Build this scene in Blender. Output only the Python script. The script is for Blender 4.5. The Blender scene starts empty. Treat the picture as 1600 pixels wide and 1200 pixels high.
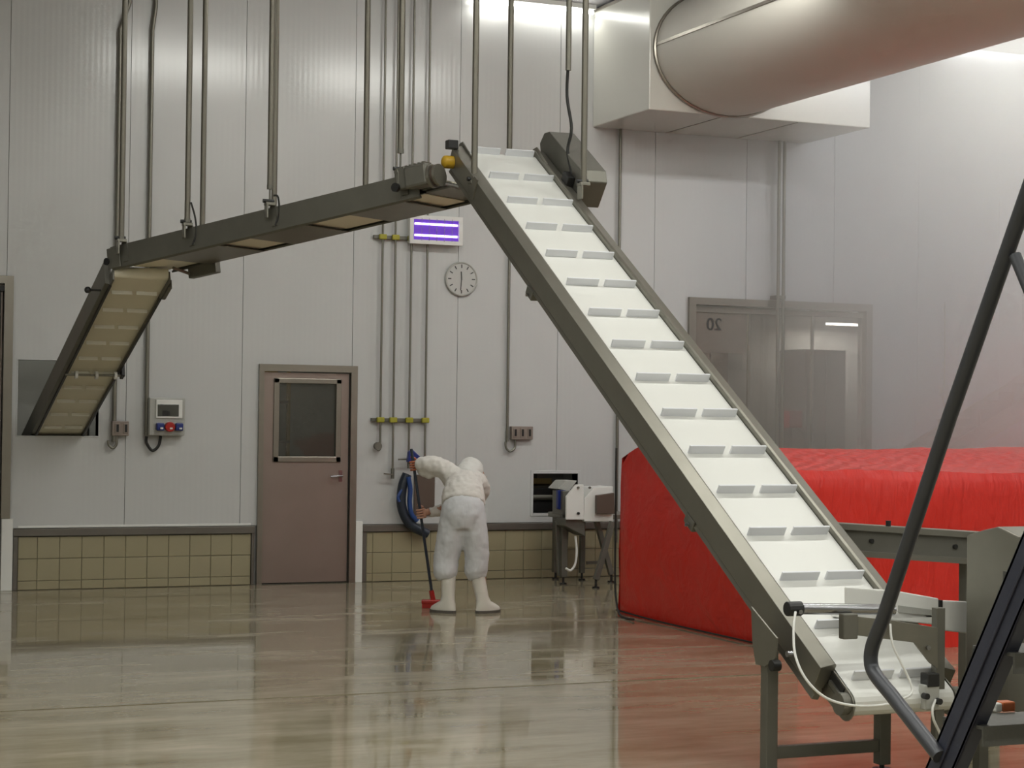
import bpy, bmesh, math, random
from mathutils import Vector, Matrix
random.seed(7)
SC = bpy.context.scene
COL = SC.collection

# ------------------------------------------------------------------ camera, light, exposure
F_PX = 2941.9                       # focal length in pixels of the 1600 x 1200 frame
CAM = Vector((0.0, -17.663, 1.639)) # eye level; the tiled wall is the plane Y = 0, X runs along it
YAW, PITCH, ROLL = 0.4023, 0.0178, 0.012
_fw = Vector((math.sin(YAW)*math.cos(PITCH), math.cos(YAW)*math.cos(PITCH), math.sin(PITCH)))
_r = Vector((math.cos(YAW), -math.sin(YAW), 0)); _u = _r.cross(_fw)
CR = math.cos(ROLL)*_r + math.sin(ROLL)*_u
CU = -math.sin(ROLL)*_r + math.cos(ROLL)*_u
cam_data = bpy.data.cameras.new('camera')
cam_data.sensor_width = 36; cam_data.lens = 36*F_PX/1600; cam_data.clip_end = 200
cam = bpy.data.objects.new('camera', cam_data); COL.objects.link(cam)
cam.matrix_world = Matrix(((CR.x, CU.x, -_fw.x, CAM.x), (CR.y, CU.y, -_fw.y, CAM.y), (CR.z, CU.z, -_fw.z, CAM.z), (0, 0, 0, 1)))
SC.camera = cam
SC.view_settings.view_transform = 'Standard'; SC.view_settings.look = 'None'
SC.view_settings.gamma = 1; SC.view_settings.use_curve_mapping = False
SC.view_settings.exposure = 0.0
SC.cycles.use_denoising = True
SC.cycles.max_bounces = 6; SC.cycles.diffuse_bounces = 3; SC.cycles.glossy_bounces = 3; SC.cycles.volume_bounces = 2
SC.cycles.use_adaptive_sampling = True; SC.cycles.adaptive_threshold = 0.08; SC.cycles.adaptive_min_samples = 16
SC.cycles.caustics_reflective = False; SC.cycles.caustics_refractive = False; SC.cycles.transparent_max_bounces = 6
SC.cycles.volume_step_rate = 2.0; SC.cycles.volume_max_steps = 64
SC.cycles.sample_clamp_indirect = 6
world = bpy.data.worlds.new('world'); SC.world = world; world.use_nodes = True
world.node_tree.nodes['Background'].inputs[0].default_value = (0.5, 0.5, 0.5, 1)
world.node_tree.nodes['Background'].inputs[1].default_value = 0.02
TUBE_W = 46.0            # watts of each ceiling batten
LAMP_COL = (0.995, 1.0, 0.935)

def ray(x, y): return _fw*F_PX + CR*(x-800) - CU*(y-600)
def atY(x, y, Y=0.0): r = ray(x, y); return CAM + r*((Y-CAM.y)/r.y)
def atX(x, y, X): r = ray(x, y); return CAM + r*((X-CAM.x)/r.x)
def atZ(x, y, Z=0.0): r = ray(x, y); return CAM + r*((Z-CAM.z)/r.z)

# ------------------------------------------------------------------ materials
def mat(name, col, rough=0.5, metal=0.0, noise=0.0, nscale=8.0, bump=0.0, bscale=40.0, stretch=None, spec=0.5, emit=None, estr=0.0, alpha=1.0, coat=0.0, rvar=0.0):
    m = bpy.data.materials.new(name); m.use_nodes = True
    nt = m.node_tree; N = nt.nodes; L = nt.links; b = N['Principled BSDF']
    b.inputs['Base Color'].default_value = (*col, 1); b.inputs['Roughness'].default_value = rough
    b.inputs['Metallic'].default_value = metal; b.inputs['Specular IOR Level'].default_value = spec
    b.inputs['Coat Weight'].default_value = coat
    if alpha < 1: b.inputs['Alpha'].default_value = alpha
    if emit: b.inputs['Emission Color'].default_value = (*emit, 1); b.inputs['Emission Strength'].default_value = estr
    tc = N.new('ShaderNodeTexCoord'); mp = N.new('ShaderNodeMapping'); L.new(tc.outputs['Object'], mp.inputs[0])
    if stretch: mp.inputs['Scale'].default_value = stretch
    if noise or rvar:
        t = N.new('ShaderNodeTexNoise'); t.inputs['Scale'].default_value = nscale; t.inputs['Detail'].default_value = 4
        L.new(mp.outputs[0], t.inputs['Vector'])
        if noise:
            r = N.new('ShaderNodeMapRange'); r.inputs['To Min'].default_value = 1-noise; r.inputs['To Max'].default_value = 1+noise
            L.new(t.outputs['Fac'], r.inputs['Value'])
            h = N.new('ShaderNodeHueSaturation'); h.inputs['Color'].default_value = (*col, 1)
            L.new(r.outputs[0], h.inputs['Value']); L.new(h.outputs[0], b.inputs['Base Color'])
        if rvar:
            r2 = N.new('ShaderNodeMapRange'); r2.inputs['To Min'].default_value = max(0.02, rough-rvar); r2.inputs['To Max'].default_value = rough+rvar
            L.new(t.outputs['Fac'], r2.inputs['Value']); L.new(r2.outputs[0], b.inputs['Roughness'])
    if bump:
        t2 = N.new('ShaderNodeTexNoise'); t2.inputs['Scale'].default_value = bscale; t2.inputs['Detail'].default_value = 3
        L.new(mp.outputs[0], t2.inputs['Vector'])
        bp = N.new('ShaderNodeBump'); bp.inputs['Strength'].default_value = bump; bp.inputs['Distance'].default_value = 0.01
        L.new(t2.outputs['Fac'], bp.inputs['Height']); L.new(bp.outputs[0], b.inputs['Normal'])
    return m

M = {}
M['steel'] = mat('brushed_stainless', (0.25, 0.24, 0.205), 0.42, 0.75, 0.12, 6, 0.05, 60)
M['steel_dark'] = mat('dull_stainless', (0.185, 0.18, 0.155), 0.48, 0.6, 0.15, 6, 0.05, 60)
M['pipe'] = mat('satin_pipe_steel', (0.20, 0.187, 0.155), 0.42, 0.75, 0.10, 5)
M['conduit'] = mat('galvanised_conduit', (0.23, 0.22, 0.185), 0.45, 0.7, 0.1, 5)
M['chrome'] = mat('polished_rod', (0.38, 0.38, 0.40), 0.22, 1.0)
M['belt'] = mat('white_belt', (0.70, 0.70, 0.665), 0.38, 0, 0.03, 3, 0.03, 8)
M['belt_dull'] = mat('beige_belt', (0.80, 0.76, 0.62), 0.5, 0, 0.06, 3, 0.03, 8)  # beige tone for the belts of the two overhead conveyors
M['cleat'] = mat('cleat_plastic', (0.72, 0.73, 0.76), 0.4)
M['cleat_dull'] = mat('cream_cleat', (0.85, 0.83, 0.74), 0.4)  # paler, creamier cleats for the descending conveyor
M['black'] = mat('black_plastic', (0.015, 0.015, 0.015), 0.45)
M['rubber'] = mat('black_rubber', (0.02, 0.02, 0.018), 0.6)
M['yellow'] = mat('yellow_plastic', (0.55, 0.33, 0.02), 0.45)
M['olive'] = mat('yellow_clamp', (0.36, 0.33, 0.03), 0.5)
M['white_plastic'] = mat('white_plastic', (0.80, 0.80, 0.77), 0.35, 0, 0.02, 4)
M['grey_plastic'] = mat('grey_plastic', (0.42, 0.42, 0.39), 0.4, 0, 0.03, 4)
M['socket_brown'] = mat('taupe_plastic', (0.27, 0.22, 0.19), 0.4)
M['display'] = mat('smoked_window', (0.07, 0.07, 0.06), 0.12)
M['blue'] = mat('blue_plastic', (0.015, 0.03, 0.19), 0.35)
M['red_plastic'] = mat('red_plastic', (0.42, 0.02, 0.015), 0.3)
M['tile'] = mat('beige_tile', (0.35, 0.31, 0.20), 0.18, 0, 0.10, 3.0, 0.02, 6)
M['grout'] = mat('grout', (0.13, 0.11, 0.055), 0.8)
M['cap'] = mat('cap_rail_steel', (0.17, 0.155, 0.135), 0.4, 0.5, 0.1, 4)
M['frame'] = mat('door_frame_steel', (0.30, 0.275, 0.235), 0.32, 0.75, 0.08, 4)
M['leaf'] = mat('door_leaf_steel', (0.33, 0.265, 0.235), 0.38, 0.65, 0.10, 3, 0.03, 30)
M['joint'] = mat('panel_joint', (0.30, 0.30, 0.285), 0.6)
M['tarp'] = None
M['cloth'] = mat('white_workwear', (0.62, 0.63, 0.65), 0.8, 0, 0.04, 10, 0.45, 14, stretch=(1.4, 1.4, .35))
M['smock'] = mat('cream_smock_cloth', (0.70, 0.67, 0.63), 0.8, 0, 0.04, 10, 0.3, 18, stretch=(1, 1, .5))
M['net'] = mat('white_hood_cloth', (0.70, 0.69, 0.66), 0.75, 0, 0.03, 20, 0.2, 30)
M['boot'] = mat('white_rubber_boot', (0.72, 0.70, 0.64), 0.35, 0, 0.03, 10)
M['sole'] = mat('grey_boot_sole', (0.10, 0.09, 0.075), 0.6)
M['skin'] = mat('skin', (0.46, 0.24, 0.16), 0.5, 0, 0.06, 30)
M['glove'] = mat('orange_glove', (0.42, 0.13, 0.06), 0.5)
M['navy'] = mat('navy_steel_paint', (0.055, 0.060, 0.090), 0.42, 0.2, 0.2, 8)
M['rail_paint'] = mat('dark_grey_rail', (0.075, 0.078, 0.088), 0.38, 0.3, 0.12, 8)
M['tread'] = mat('tread_plate', (0.11, 0.11, 0.10), 0.5, 0.3, 0.15, 12, 0.1, 60)
M['hose_dark'] = mat('dark_hose', (0.022, 0.03, 0.045), 0.4)
M['hose_blue'] = mat('blue_hose', (0.02, 0.06, 0.22), 0.4)
M['orange'] = mat('orange_film', (0.55, 0.14, 0.04), 0.4)
M['duct'] = mat('duct_fabric', (0.60, 0.575, 0.52), 0.6, 0, 0.03, 2, 0.05, 3)
M['duct_box'] = mat('duct_box_sheet', (0.60, 0.59, 0.54), 0.22, 0, 0.03, 2, 0.04, 5)
M['ceiling'] = mat('ceiling_panel', (0.50, 0.49, 0.53), 0.5, 0, 0.02, 1)
M['wall_plain'] = mat('wall_paint', (0.60, 0.60, 0.57), 0.5, 0, 0.03, 1)
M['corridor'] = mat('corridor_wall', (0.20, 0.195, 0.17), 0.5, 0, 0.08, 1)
M['ochre'] = mat('ochre_box', (0.20, 0.135, 0.045), 0.6, 0, 0.1, 3)
M['brown'] = mat('brown_sheet', (0.13, 0.095, 0.075), 0.45, 0.3, 0.1, 3)
M['tube'] = mat('lamp_tube', (1, 1, 1), 0.4, emit=LAMP_COL, estr=9.0)
M['uv_tube'] = mat('violet_tube', (0.8, 0.7, 1), 0.4, emit=(0.74, 0.58, 1.0), estr=2.6)
M['uv_back'] = mat('violet_lit_grid', (0.10, 0.04, 0.30), 0.4, emit=(0.14, 0.025, 0.55), estr=0.42)
M['tube'].cycles.emission_sampling = 'NONE'      # the fixtures' area lights carry the light
M['hand'] = mat('clock_hand', (0.05, 0.05, 0.05), 0.5)
M['ink'] = mat('black_ink', (0.03, 0.03, 0.03), 0.6)
M['clock_face'] = mat('clock_dial', (0.55, 0.55, 0.53), 0.25)

def mat_glass(name, tint, alpha, rough):
    m = bpy.data.materials.new(name); m.use_nodes = True; N = m.node_tree.nodes; L = m.node_tree.links
    N.remove(N['Principled BSDF']); out = N['Material Output']
    t = N.new('ShaderNodeBsdfTransparent'); t.inputs[0].default_value = (*tint, 1)
    g = N.new('ShaderNodeBsdfGlossy'); g.inputs['Roughness'].default_value = rough
    d = N.new('ShaderNodeBsdfDiffuse'); d.inputs[0].default_value = (0.5, 0.48, 0.44, 1)
    f = N.new('ShaderNodeFresnel'); f.inputs[0].default_value = 1.45
    m1 = N.new('ShaderNodeMixShader'); m1.inputs[0].default_value = alpha
    L.new(t.outputs[0], m1.inputs[1]); L.new(d.outputs[0], m1.inputs[2])
    m2 = N.new('ShaderNodeMixShader'); L.new(f.outputs[0], m2.inputs[0]); L.new(m1.outputs[0], m2.inputs[1]); L.new(g.outputs[0], m2.inputs[2])
    L.new(m2.outputs[0], out.inputs[0]); return m
M['glass'] = mat_glass('door_glass', (0.80, 0.80, 0.76), 0.08, 0.04)
M['pvc'] = mat_glass('clear_curtain', (0.86, 0.82, 0.78), 0.16, 0.06)

def mat_wall():
    m = bpy.data.materials.new('white_sandwich_panel'); m.use_nodes = True; N = m.node_tree.nodes; L = m.node_tree.links; b = N['Principled BSDF']
    tc = N.new('ShaderNodeTexCoord'); mp = N.new('ShaderNodeMapping'); mp.inputs['Scale'].default_value = (1, 1, 0.25); L.new(tc.outputs['Object'], mp.inputs[0])
    n = N.new('ShaderNodeTexNoise'); n.inputs['Scale'].default_value = 1.3; n.inputs['Detail'].default_value = 3; L.new(mp.outputs[0], n.inputs[0])
    cr = N.new('ShaderNodeValToRGB'); cr.color_ramp.elements[0].color = (0.56, 0.565, 0.56, 1); cr.color_ramp.elements[1].color = (0.61, 0.615, 0.61, 1)
    L.new(n.outputs['Fac'], cr.inputs[0]); L.new(cr.outputs[0], b.inputs['Base Color'])
    b.inputs['Roughness'].default_value = 0.20; b.inputs['Specular IOR Level'].default_value = 0.5
    w = N.new('ShaderNodeTexWave'); w.wave_type = 'BANDS'; w.bands_direction = 'X'; w.inputs['Scale'].default_value = 6.0; L.new(tc.outputs['Object'], w.inputs[0])
    bp = N.new('ShaderNodeBump'); bp.inputs['Strength'].default_value = 0.06; bp.inputs['Distance'].default_value = 0.004
    L.new(w.outputs['Fac'], bp.inputs['Height']); L.new(bp.outputs[0], b.inputs['Normal']); return m
M['panel'] = mat_wall()

def mat_floor():
    m = bpy.data.materials.new('wet_resin_floor'); m.use_nodes = True; N = m.node_tree.nodes; L = m.node_tree.links; b = N['Principled BSDF']
    tc = N.new('ShaderNodeTexCoord')
    def noise(scale, sc, det=4, rough=0.5):
        mp = N.new('ShaderNodeMapping'); mp.inputs['Scale'].default_value = sc; L.new(tc.outputs['Object'], mp.inputs[0])
        n = N.new('ShaderNodeTexNoise'); n.inputs['Scale'].default_value = scale; n.inputs['Detail'].default_value = det; n.inputs['Roughness'].default_value = rough
        L.new(mp.outputs[0], n.inputs[0]); return n.outputs['Fac']
    def rng(v, a, b_, c, d):
        r = N.new('ShaderNodeMapRange'); r.inputs[1].default_value = a; r.inputs[2].default_value = b_; r.inputs[3].default_value = c; r.inputs[4].default_value = d
        L.new(v, r.inputs[0]); return r.outputs[0]
    big = noise(0.55, (1, 0.7, 1), 3)
    streak = noise(2.2, (0.45, 1.6, 1), 6, 0.62)
    cr = N.new('ShaderNodeValToRGB'); cr.color_ramp.elements[0].position = 0.3; cr.color_ramp.elements[1].position = 0.7
    cr.color_ramp.elements[0].color = (0.235, 0.20, 0.120, 1); cr.color_ramp.elements[1].color = (0.42, 0.375, 0.28, 1)
    L.new(streak, cr.inputs[0]); L.new(cr.outputs[0], b.inputs['Base Color'])
    # wet film: mirror-like pools with duller, squeegeed streaks between them
    r1 = rng(big, 0.42, 0.60, 0.03, 0.10); r2 = rng(streak, 0.50, 0.68, 0.0, 0.13)
    ad = N.new('ShaderNodeMath'); ad.operation = 'ADD'; L.new(r1, ad.inputs[0]); L.new(r2, ad.inputs[1]); L.new(ad.outputs[0], b.inputs['Roughness'])
    b.inputs['IOR'].default_value = 1.42; b.inputs['Specular IOR Level'].default_value = 0.5
    bp = N.new('ShaderNodeBump'); bp.inputs['Strength'].default_value = 0.03; bp.inputs['Distance'].default_value = 0.01
    L.new(streak, bp.inputs['Height']); L.new(bp.outputs[0], b.inputs['Normal']); return m
M['floor'] = mat_floor()

def mat_tarp():
    m = bpy.data.materials.new('red_tarpaulin'); m.use_nodes = True; N = m.node_tree.nodes; L = m.node_tree.links; b = N['Principled BSDF']
    b.inputs['Base Color'].default_value = (0.66, 0.024, 0.014, 1); b.inputs['Roughness'].default_value = 0.36; b.inputs['Specular IOR Level'].default_value = 0.45
    tc = N.new('ShaderNodeTexCoord'); mp = N.new('ShaderNodeMapping'); mp.inputs['Scale'].default_value = (5, 1.2, 1.5); mp.inputs['Rotation'].default_value = (0, 0, 0.5); L.new(tc.outputs['Object'], mp.inputs[0])
    n = N.new('ShaderNodeTexNoise'); n.inputs['Scale'].default_value = 3.5; n.inputs['Detail'].default_value = 4; n.inputs['Distortion'].default_value = 0.6; L.new(mp.outputs[0], n.inputs[0])
    bp = N.new('ShaderNodeBump'); bp.inputs['Strength'].default_value = 0.42; bp.inputs['Distance'].default_value = 0.04
    # crinkled creases where the sheet lies flat on top
    g = N.new('ShaderNodeNewGeometry'); sz = N.new('ShaderNodeSeparateXYZ'); L.new(g.outputs['True Normal'], sz.inputs[0])
    mr = N.new('ShaderNodeMapRange'); mr.inputs[1].default_value = 0.6; mr.inputs[2].default_value = 0.95; L.new(sz.outputs['Z'], mr.inputs[0])
    mp2 = N.new('ShaderNodeMapping'); mp2.inputs['Rotation'].default_value = (0, 0, 0.75); L.new(tc.outputs['Object'], mp2.inputs[0])
    w = N.new('ShaderNodeTexWave'); w.inputs['Scale'].default_value = 2.4; w.inputs['Distortion'].default_value = 5.0; w.inputs['Detail'].default_value = 3; w.inputs['Detail Scale'].default_value = 1.5; L.new(mp2.outputs[0], w.inputs[0])
    mu = N.new('ShaderNodeMath'); mu.operation = 'MULTIPLY'; L.new(w.outputs['Fac'], mu.inputs[0]); L.new(mr.outputs[0], mu.inputs[1])
    ad = N.new('ShaderNodeMath'); ad.operation = 'ADD'; L.new(mu.outputs[0], ad.inputs[0]); L.new(n.outputs['Fac'], ad.inputs[1])
    L.new(ad.outputs[0], bp.inputs['Height']); L.new(bp.outputs[0], b.inputs['Normal']); return m
M['tarp'] = mat_tarp()

# ------------------------------------------------------------------ mesh helpers
class MB:
    def __init__(s): s.v = []; s.f = []
    def add(s, verts, faces):
        o = len(s.v); s.v += [Vector(p) for p in verts]; s.f += [tuple(i+o for i in f) for f in faces]; return s
    def box(s, a, b):
        (x0, y0, z0), (x1, y1, z1) = a, b
        return s.add([(x0,y0,z0),(x1,y0,z0),(x1,y1,z0),(x0,y1,z0),(x0,y0,z1),(x1,y0,z1),(x1,y1,z1),(x0,y1,z1)],
            [(0,3,2,1),(4,5,6,7),(0,1,5,4),(1,2,6,5),(2,3,7,6),(3,0,4,7)])
    def obox(s, o, ex, ey, ez):                       # oriented box: corner o, edge vectors
        o, ex, ey, ez = map(Vector, (o, ex, ey, ez))
        q = [o, o+ex, o+ex+ey, o+ey]; q += [p+ez for p in q]
        fl = [(0,3,2,1),(4,5,6,7),(0,1,5,4),(1,2,6,5),(2,3,7,6),(3,0,4,7)]
        if ex.cross(ey).dot(ez) < 0: fl = [f[::-1] for f in fl]
        return s.add(q, fl)
    def beam(s, a, b, w, h, up=(0, 0, 1)):            # bar a->b, width w, height h, centred
        a, b, up = Vector(a), Vector(b), Vector(up); d = b-a; side = d.cross(up).normalized(); u = side.cross(d).normalized()
        return s.obox(a-side*w/2-u*h/2, d, side*w, u*h)
    def prism(s, pts, off):                           # planar outline extruded by off
        pts = [Vector(p) for p in pts]; off = Vector(off); n = len(pts)
        nm = Vector()
        for i in range(n): nm += (pts[i]-pts[0]).cross(pts[(i+1) % n]-pts[0])
        if nm.dot(off) > 0: pts = pts[::-1]
        s.add(pts+[p+off for p in pts], [tuple(range(n)), tuple(range(2*n-1, n-1, -1))]+[(i, i+n, (i+1) % n+n, (i+1) % n) for i in range(n)]); return s
    def tube(s, path, r, n=10, caps=True):
        path = [Vector(p) for p in path]; m = len(path); rs = r if isinstance(r, (list, tuple)) else [r]*m
        t0 = (path[1]-path[0]).normalized(); ref = Vector((0, 0, 1)) if abs(t0.z) < 0.9 else Vector((1, 0, 0))
        nv = t0.cross(ref).normalized(); base = len(s.v)
        for i, p in enumerate(path):
            t = (path[min(i+1, m-1)]-path[max(i-1, 0)]).normalized()
            nv = (nv-t*nv.dot(t)).normalized(); bv = t.cross(nv)
            for k in range(n):
                a = 2*math.pi*k/n; s.v.append(p+(nv*math.cos(a)+bv*math.sin(a))*rs[i])
        for i in range(m-1):
            for k in range(n):
                k2 = (k+1) % n; s.f.append((base+i*n+k, base+i*n+k2, base+(i+1)*n+k2, base+(i+1)*n+k))
        if caps:
            s.f.append(tuple(base+k for k in range(n))[::-1]); s.f.append(tuple(base+(m-1)*n+k for k in range(n)))
        return s
    def cyl(s, a, b, r, n=16): return s.tube([a, b], r, n)
    def sphere(s, c, r, nu=14, nv=9, sc=(1, 1, 1)):
        c = Vector(c); base = len(s.v)
        s.v.append(c+Vector((0, 0, r*sc[2])))
        for j in range(1, nv):
            ph = math.pi*j/nv
            for i in range(nu):
                th = 2*math.pi*i/nu; s.v.append(c+Vector((r*sc[0]*math.sin(ph)*math.cos(th), r*sc[1]*math.sin(ph)*math.sin(th), r*sc[2]*math.cos(ph))))
        s.v.append(c-Vector((0, 0, r*sc[2]))); e = len(s.v)-1
        for i in range(nu): s.f.append((base, base+1+i, base+1+(i+1) % nu)); s.f.append((e, base+1+(nv-2)*nu+(i+1) % nu, base+1+(nv-2)*nu+i))
        for j in range(nv-2):
            for i in range(nu):
                a = base+1+j*nu; b = a+nu; s.f.append((a+i, b+i, b+(i+1) % nu, a+(i+1) % nu))
        return s
    def build(s, name, m, parent=None, bevel=0.0, smooth=False):
        lo = Vector((min(p.x for p in s.v), min(p.y for p in s.v), min(p.z for p in s.v))); hi = Vector((max(p.x for p in s.v), max(p.y for p in s.v), max(p.z for p in s.v)))
        c = Vector(((lo.x+hi.x)/2, (lo.y+hi.y)/2, lo.z))
        me = bpy.data.meshes.new(name); me.from_pydata([p-c for p in s.v], [], s.f); me.update()
        if smooth:
            for p in me.polygons: p.use_smooth = True
        o = bpy.data.objects.new(name, me); COL.objects.link(o); me.materials.append(M[m] if isinstance(m, str) else m)
        o.location = c
        if parent is not None: adopt(o, parent)
        if bevel:
            bv = o.modifiers.new('bevel', 'BEVEL'); bv.width = bevel; bv.segments = 2; bv.limit_method = 'ANGLE'
        if smooth:
            try: me.set_sharp_from_angle(angle=math.radians(40))
            except Exception: pass
        return o
def wloc(o):
    p = Vector(o.location)
    while o.parent: o = o.parent; p = p+Vector(o.location)
    return p
def adopt(o, parent):                                # every empty and part here is only translated
    o.location = Vector(o.location)-wloc(parent); o.parent = parent
def tag(o, label, cat, group=None, kind=None):
    if label: o['label'] = label
    if cat: o['category'] = cat
    if group: o['group'] = group
    if kind: o['kind'] = kind
    return o
def thing(name, loc, label, cat, group=None):
    o = bpy.data.objects.new(name, None); COL.objects.link(o); o.location = loc; o.empty_display_size = 0.1
    return tag(o, label, cat, group)
def struct(o, label=None, cat=None): o['kind'] = 'structure'; return tag(o, label, cat)
def piece(name, me, loc, parent):
    o = bpy.data.objects.new(name, me); COL.objects.link(o); o.location = loc
    adopt(o, parent); return o
def copy_tree(o, delta, parent=None):
    c = o.copy(); COL.objects.link(c)
    if parent is None: c.location = Vector(o.location)+Vector(delta)
    else: c.parent = parent
    for ch in [x for x in bpy.data.objects if x.parent == o]: copy_tree(ch, delta, c)
    return c
def smooth_path(pts, k=8):
    pts = [Vector(p) for p in pts]; P = [pts[0]]+pts+[pts[-1]]; out = []
    for i in range(1, len(P)-2):
        for j in range(k):
            t = j/k; a, b, c, d = P[i-1], P[i], P[i+1], P[i+2]
            out.append(0.5*((2*b)+(c-a)*t+(2*a-5*b+4*c-d)*t*t+(3*b-a-3*c+d)*t**3))
    return out+[pts[-1]]
def holed(mb, x0, x1, z0, z1, y0, y1, holes):
    """slab in the XZ plane between y0 and y1 with rectangular holes (x0,x1,z0,z1)"""
    xs = sorted({x0, x1, *[min(max(h[i], x0), x1) for h in holes for i in (0, 1)]}); zs = sorted({z0, z1, *[min(max(h[i], z0), z1) for h in holes for i in (2, 3)]})
    solid = lambda i, j: 0 <= i < len(xs)-1 and 0 <= j < len(zs)-1 and not any(h[0]-1e-6 <= (xs[i]+xs[i+1])/2 <= h[1] and h[2] <= (zs[j]+zs[j+1])/2 <= h[3] for h in holes)
    for i in range(len(xs)-1):
        for j in range(len(zs)-1):
            if not solid(i, j): continue
            a, b, c, d = xs[i], xs[i+1], zs[j], zs[j+1]
            mb.add([(a,y0,c),(b,y0,c),(b,y0,d),(a,y0,d)], [(0,1,2,3)]); mb.add([(a,y1,c),(b,y1,c),(b,y1,d),(a,y1,d)], [(3,2,1,0)])
            if not solid(i-1, j): mb.add([(a,y0,c),(a,y1,c),(a,y1,d),(a,y0,d)], [(3,2,1,0)])
            if not solid(i+1, j): mb.add([(b,y0,c),(b,y1,c),(b,y1,d),(b,y0,d)], [(0,1,2,3)])
            if not solid(i, j-1): mb.add([(a,y0,c),(b,y0,c),(b,y1,c),(a,y1,c)], [(3,2,1,0)])
            if not solid(i, j+1): mb.add([(a,y0,d),(b,y0,d),(b,y1,d),(a,y1,d)], [(0,1,2,3)])
    return mb

# ------------------------------------------------------------------ room shell
XL, XR, YF, ZC = -6.0, 13.9, -22.0, 5.92
CAPZ = 0.565
DOOR1 = (4.865, 5.85, 0.0, 2.115); DOOR2 = (9.61, 11.76, 0.0, 2.87); DOOR3 = (1.25, 2.46, 0.0, 2.83)
HATCH1 = (2.59, 3.33, 1.42, 2.115); HATCH2 = (7.765, 8.267, 0.663, 1.067)
HOLES = [DOOR1, DOOR2, DOOR3, HATCH1, HATCH2]
JY = -7.09
struct(MB().box((XL-.2, JY+.018, -0.15), (XR+.2, 3.0, 0)).build('floor', 'floor'))
struct(MB().box((XL-.2, YF-.2, -0.15), (XR+.2, JY-.018, 0)).build('floor', 'floor'))
struct(MB().box((XL-.2, JY-.018, -0.15), (XR+.2, JY+.018, -0.004)).build('trim_1', 'grout'))
struct(MB().box((XL-.2, YF-.2, ZC), (XR+.2, 0.14, ZC+.15)).build('ceiling', 'ceiling'))
struct(MB().box((XL-.2, YF, 0), (XL, 0.14, ZC)).build('wall_left', 'wall_plain'))
struct(MB().box((XR, YF, 0), (XR+.2, 0.14, ZC)).build('wall_right', 'wall_plain'))
struct(MB().box((XL-.2, YF-.2, 0), (XR+.2, YF, ZC)).build('wall_front', 'wall_plain'))
wall = struct(holed(MB(), XL, XR, 0, ZC, 0.016, 0.14, HOLES).build('wall_back', 'joint'))
# sandwich panels, each with its own edges and a recessed joint
PW, PX0 = 1.109, 2.476
k0 = int(math.floor((XL-PX0)/PW)); edges = [PX0+PW*k for k in range(k0, 15)]
for a, b in zip(edges[:-1], edges[1:]):
    a, b = max(a, XL), min(b, XR)
    if b-a < 0.05: continue
    mb = holed(MB(), a+.0025, b-.0025, CAPZ+.005, ZC, 0.0, 0.0155, HOLES)
    mb.build('panel', 'panel', wall, bevel=0.0012)
# tiled plinth, tile by tile
TP = 0.203
tile_mesh = {}
def tile(x0, x1, z0, z1):
    key = (round(x1-x0, 3), round(z1-z0, 3))
    if key not in tile_mesh:
        w, h = key[0]/2-.0017, key[1]-.0034; bm = bmesh.new()
        c = 0.004
        vs = [(-w,0.0155,0),(w,0.0155,0),(w,0.0155,h),(-w,0.0155,h),(-w,0.003,0),(w,0.003,0),(w,0.003,h),(-w,0.003,h),(-w+c,0,c),(w-c,0,c),(w-c,0,h-c),(-w+c,0,h-c)]
        V = [bm.verts.new(v) for v in vs]
        for q in [(8,9,10,11)]+[(i, (i+1) % 4, (i+1) % 4+4, i+4) for i in range(4)]+[(i+4, (i+1) % 4+4, (i+1) % 4+8, i+8) for i in range(4)]: bm.faces.new([V[i] for i in q])
        me = bpy.data.meshes.new('tile'); bm.to_mesh(me); bm.free(); me.materials.append(M['tile']); tile_mesh[key] = me
    piece('tile', tile_mesh[key], ((x0+x1)/2, -0.006+random.uniform(-.0008, .0008), z0+.0017), wall)
ROWS = [(0.002, 0.084), (0.084, 0.287), (0.287, 0.490)]
def tiles(x_from, x_joint, x_to):
    xs = [x_from]+[x_joint+TP*i for i in range(60) if x_from+.03 < x_joint+TP*i < x_to-.03]+[x_to]
    for a, b in zip(xs[:-1], xs[1:]):
        if any(h[0] < (a+b)/2 < h[1] and h[2] < .3 for h in HOLES): continue
        for z0, z1 in ROWS: tile(a, b, z0, z1)
tiles(2.615, 2.789, 4.805); tiles(5.975, 6.039, DOOR2[0]-.08); tiles(DOOR2[1]+.08, 6.039+TP*29, XR)
struct(MB().box((2.57, -0.030, 0.497), (4.835, 0.016, CAPZ)).box((2.57, -0.02, 0.0), (2.612, 0.016, 0.497)).box((4.808, -0.02, 0.0), (4.835, 0.016, 0.497)).build('trim_2', 'cap', bevel=.004))
struct(MB().box((5.93, -0.030, 0.497), (9.53, 0.016, CAPZ)).box((5.93, -0.02, 0.0), (5.972, 0.016, 0.497)).build('trim_3', 'cap', bevel=.004))
struct(MB().box((11.84, -0.030, 0.497), (XR, 0.016, CAPZ)).build('trim_4', 'cap', bevel=.004))
struct(MB().box((5.856, -0.025, 0.0), (5.928, 0.016, 0.60)).build('trim_5', 'white_plastic', bevel=.004))
struct(MB().box((2.462, -0.03, 0.0), (2.565, 0.016, 0.66)).build('trim_6', 'white_plastic', bevel=.004))
struct(MB().box((2.612, -0.012, 0.57), (4.80, 0.0, 0.592)).build('trim_7', 'white_plastic', bevel=.003))

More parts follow.
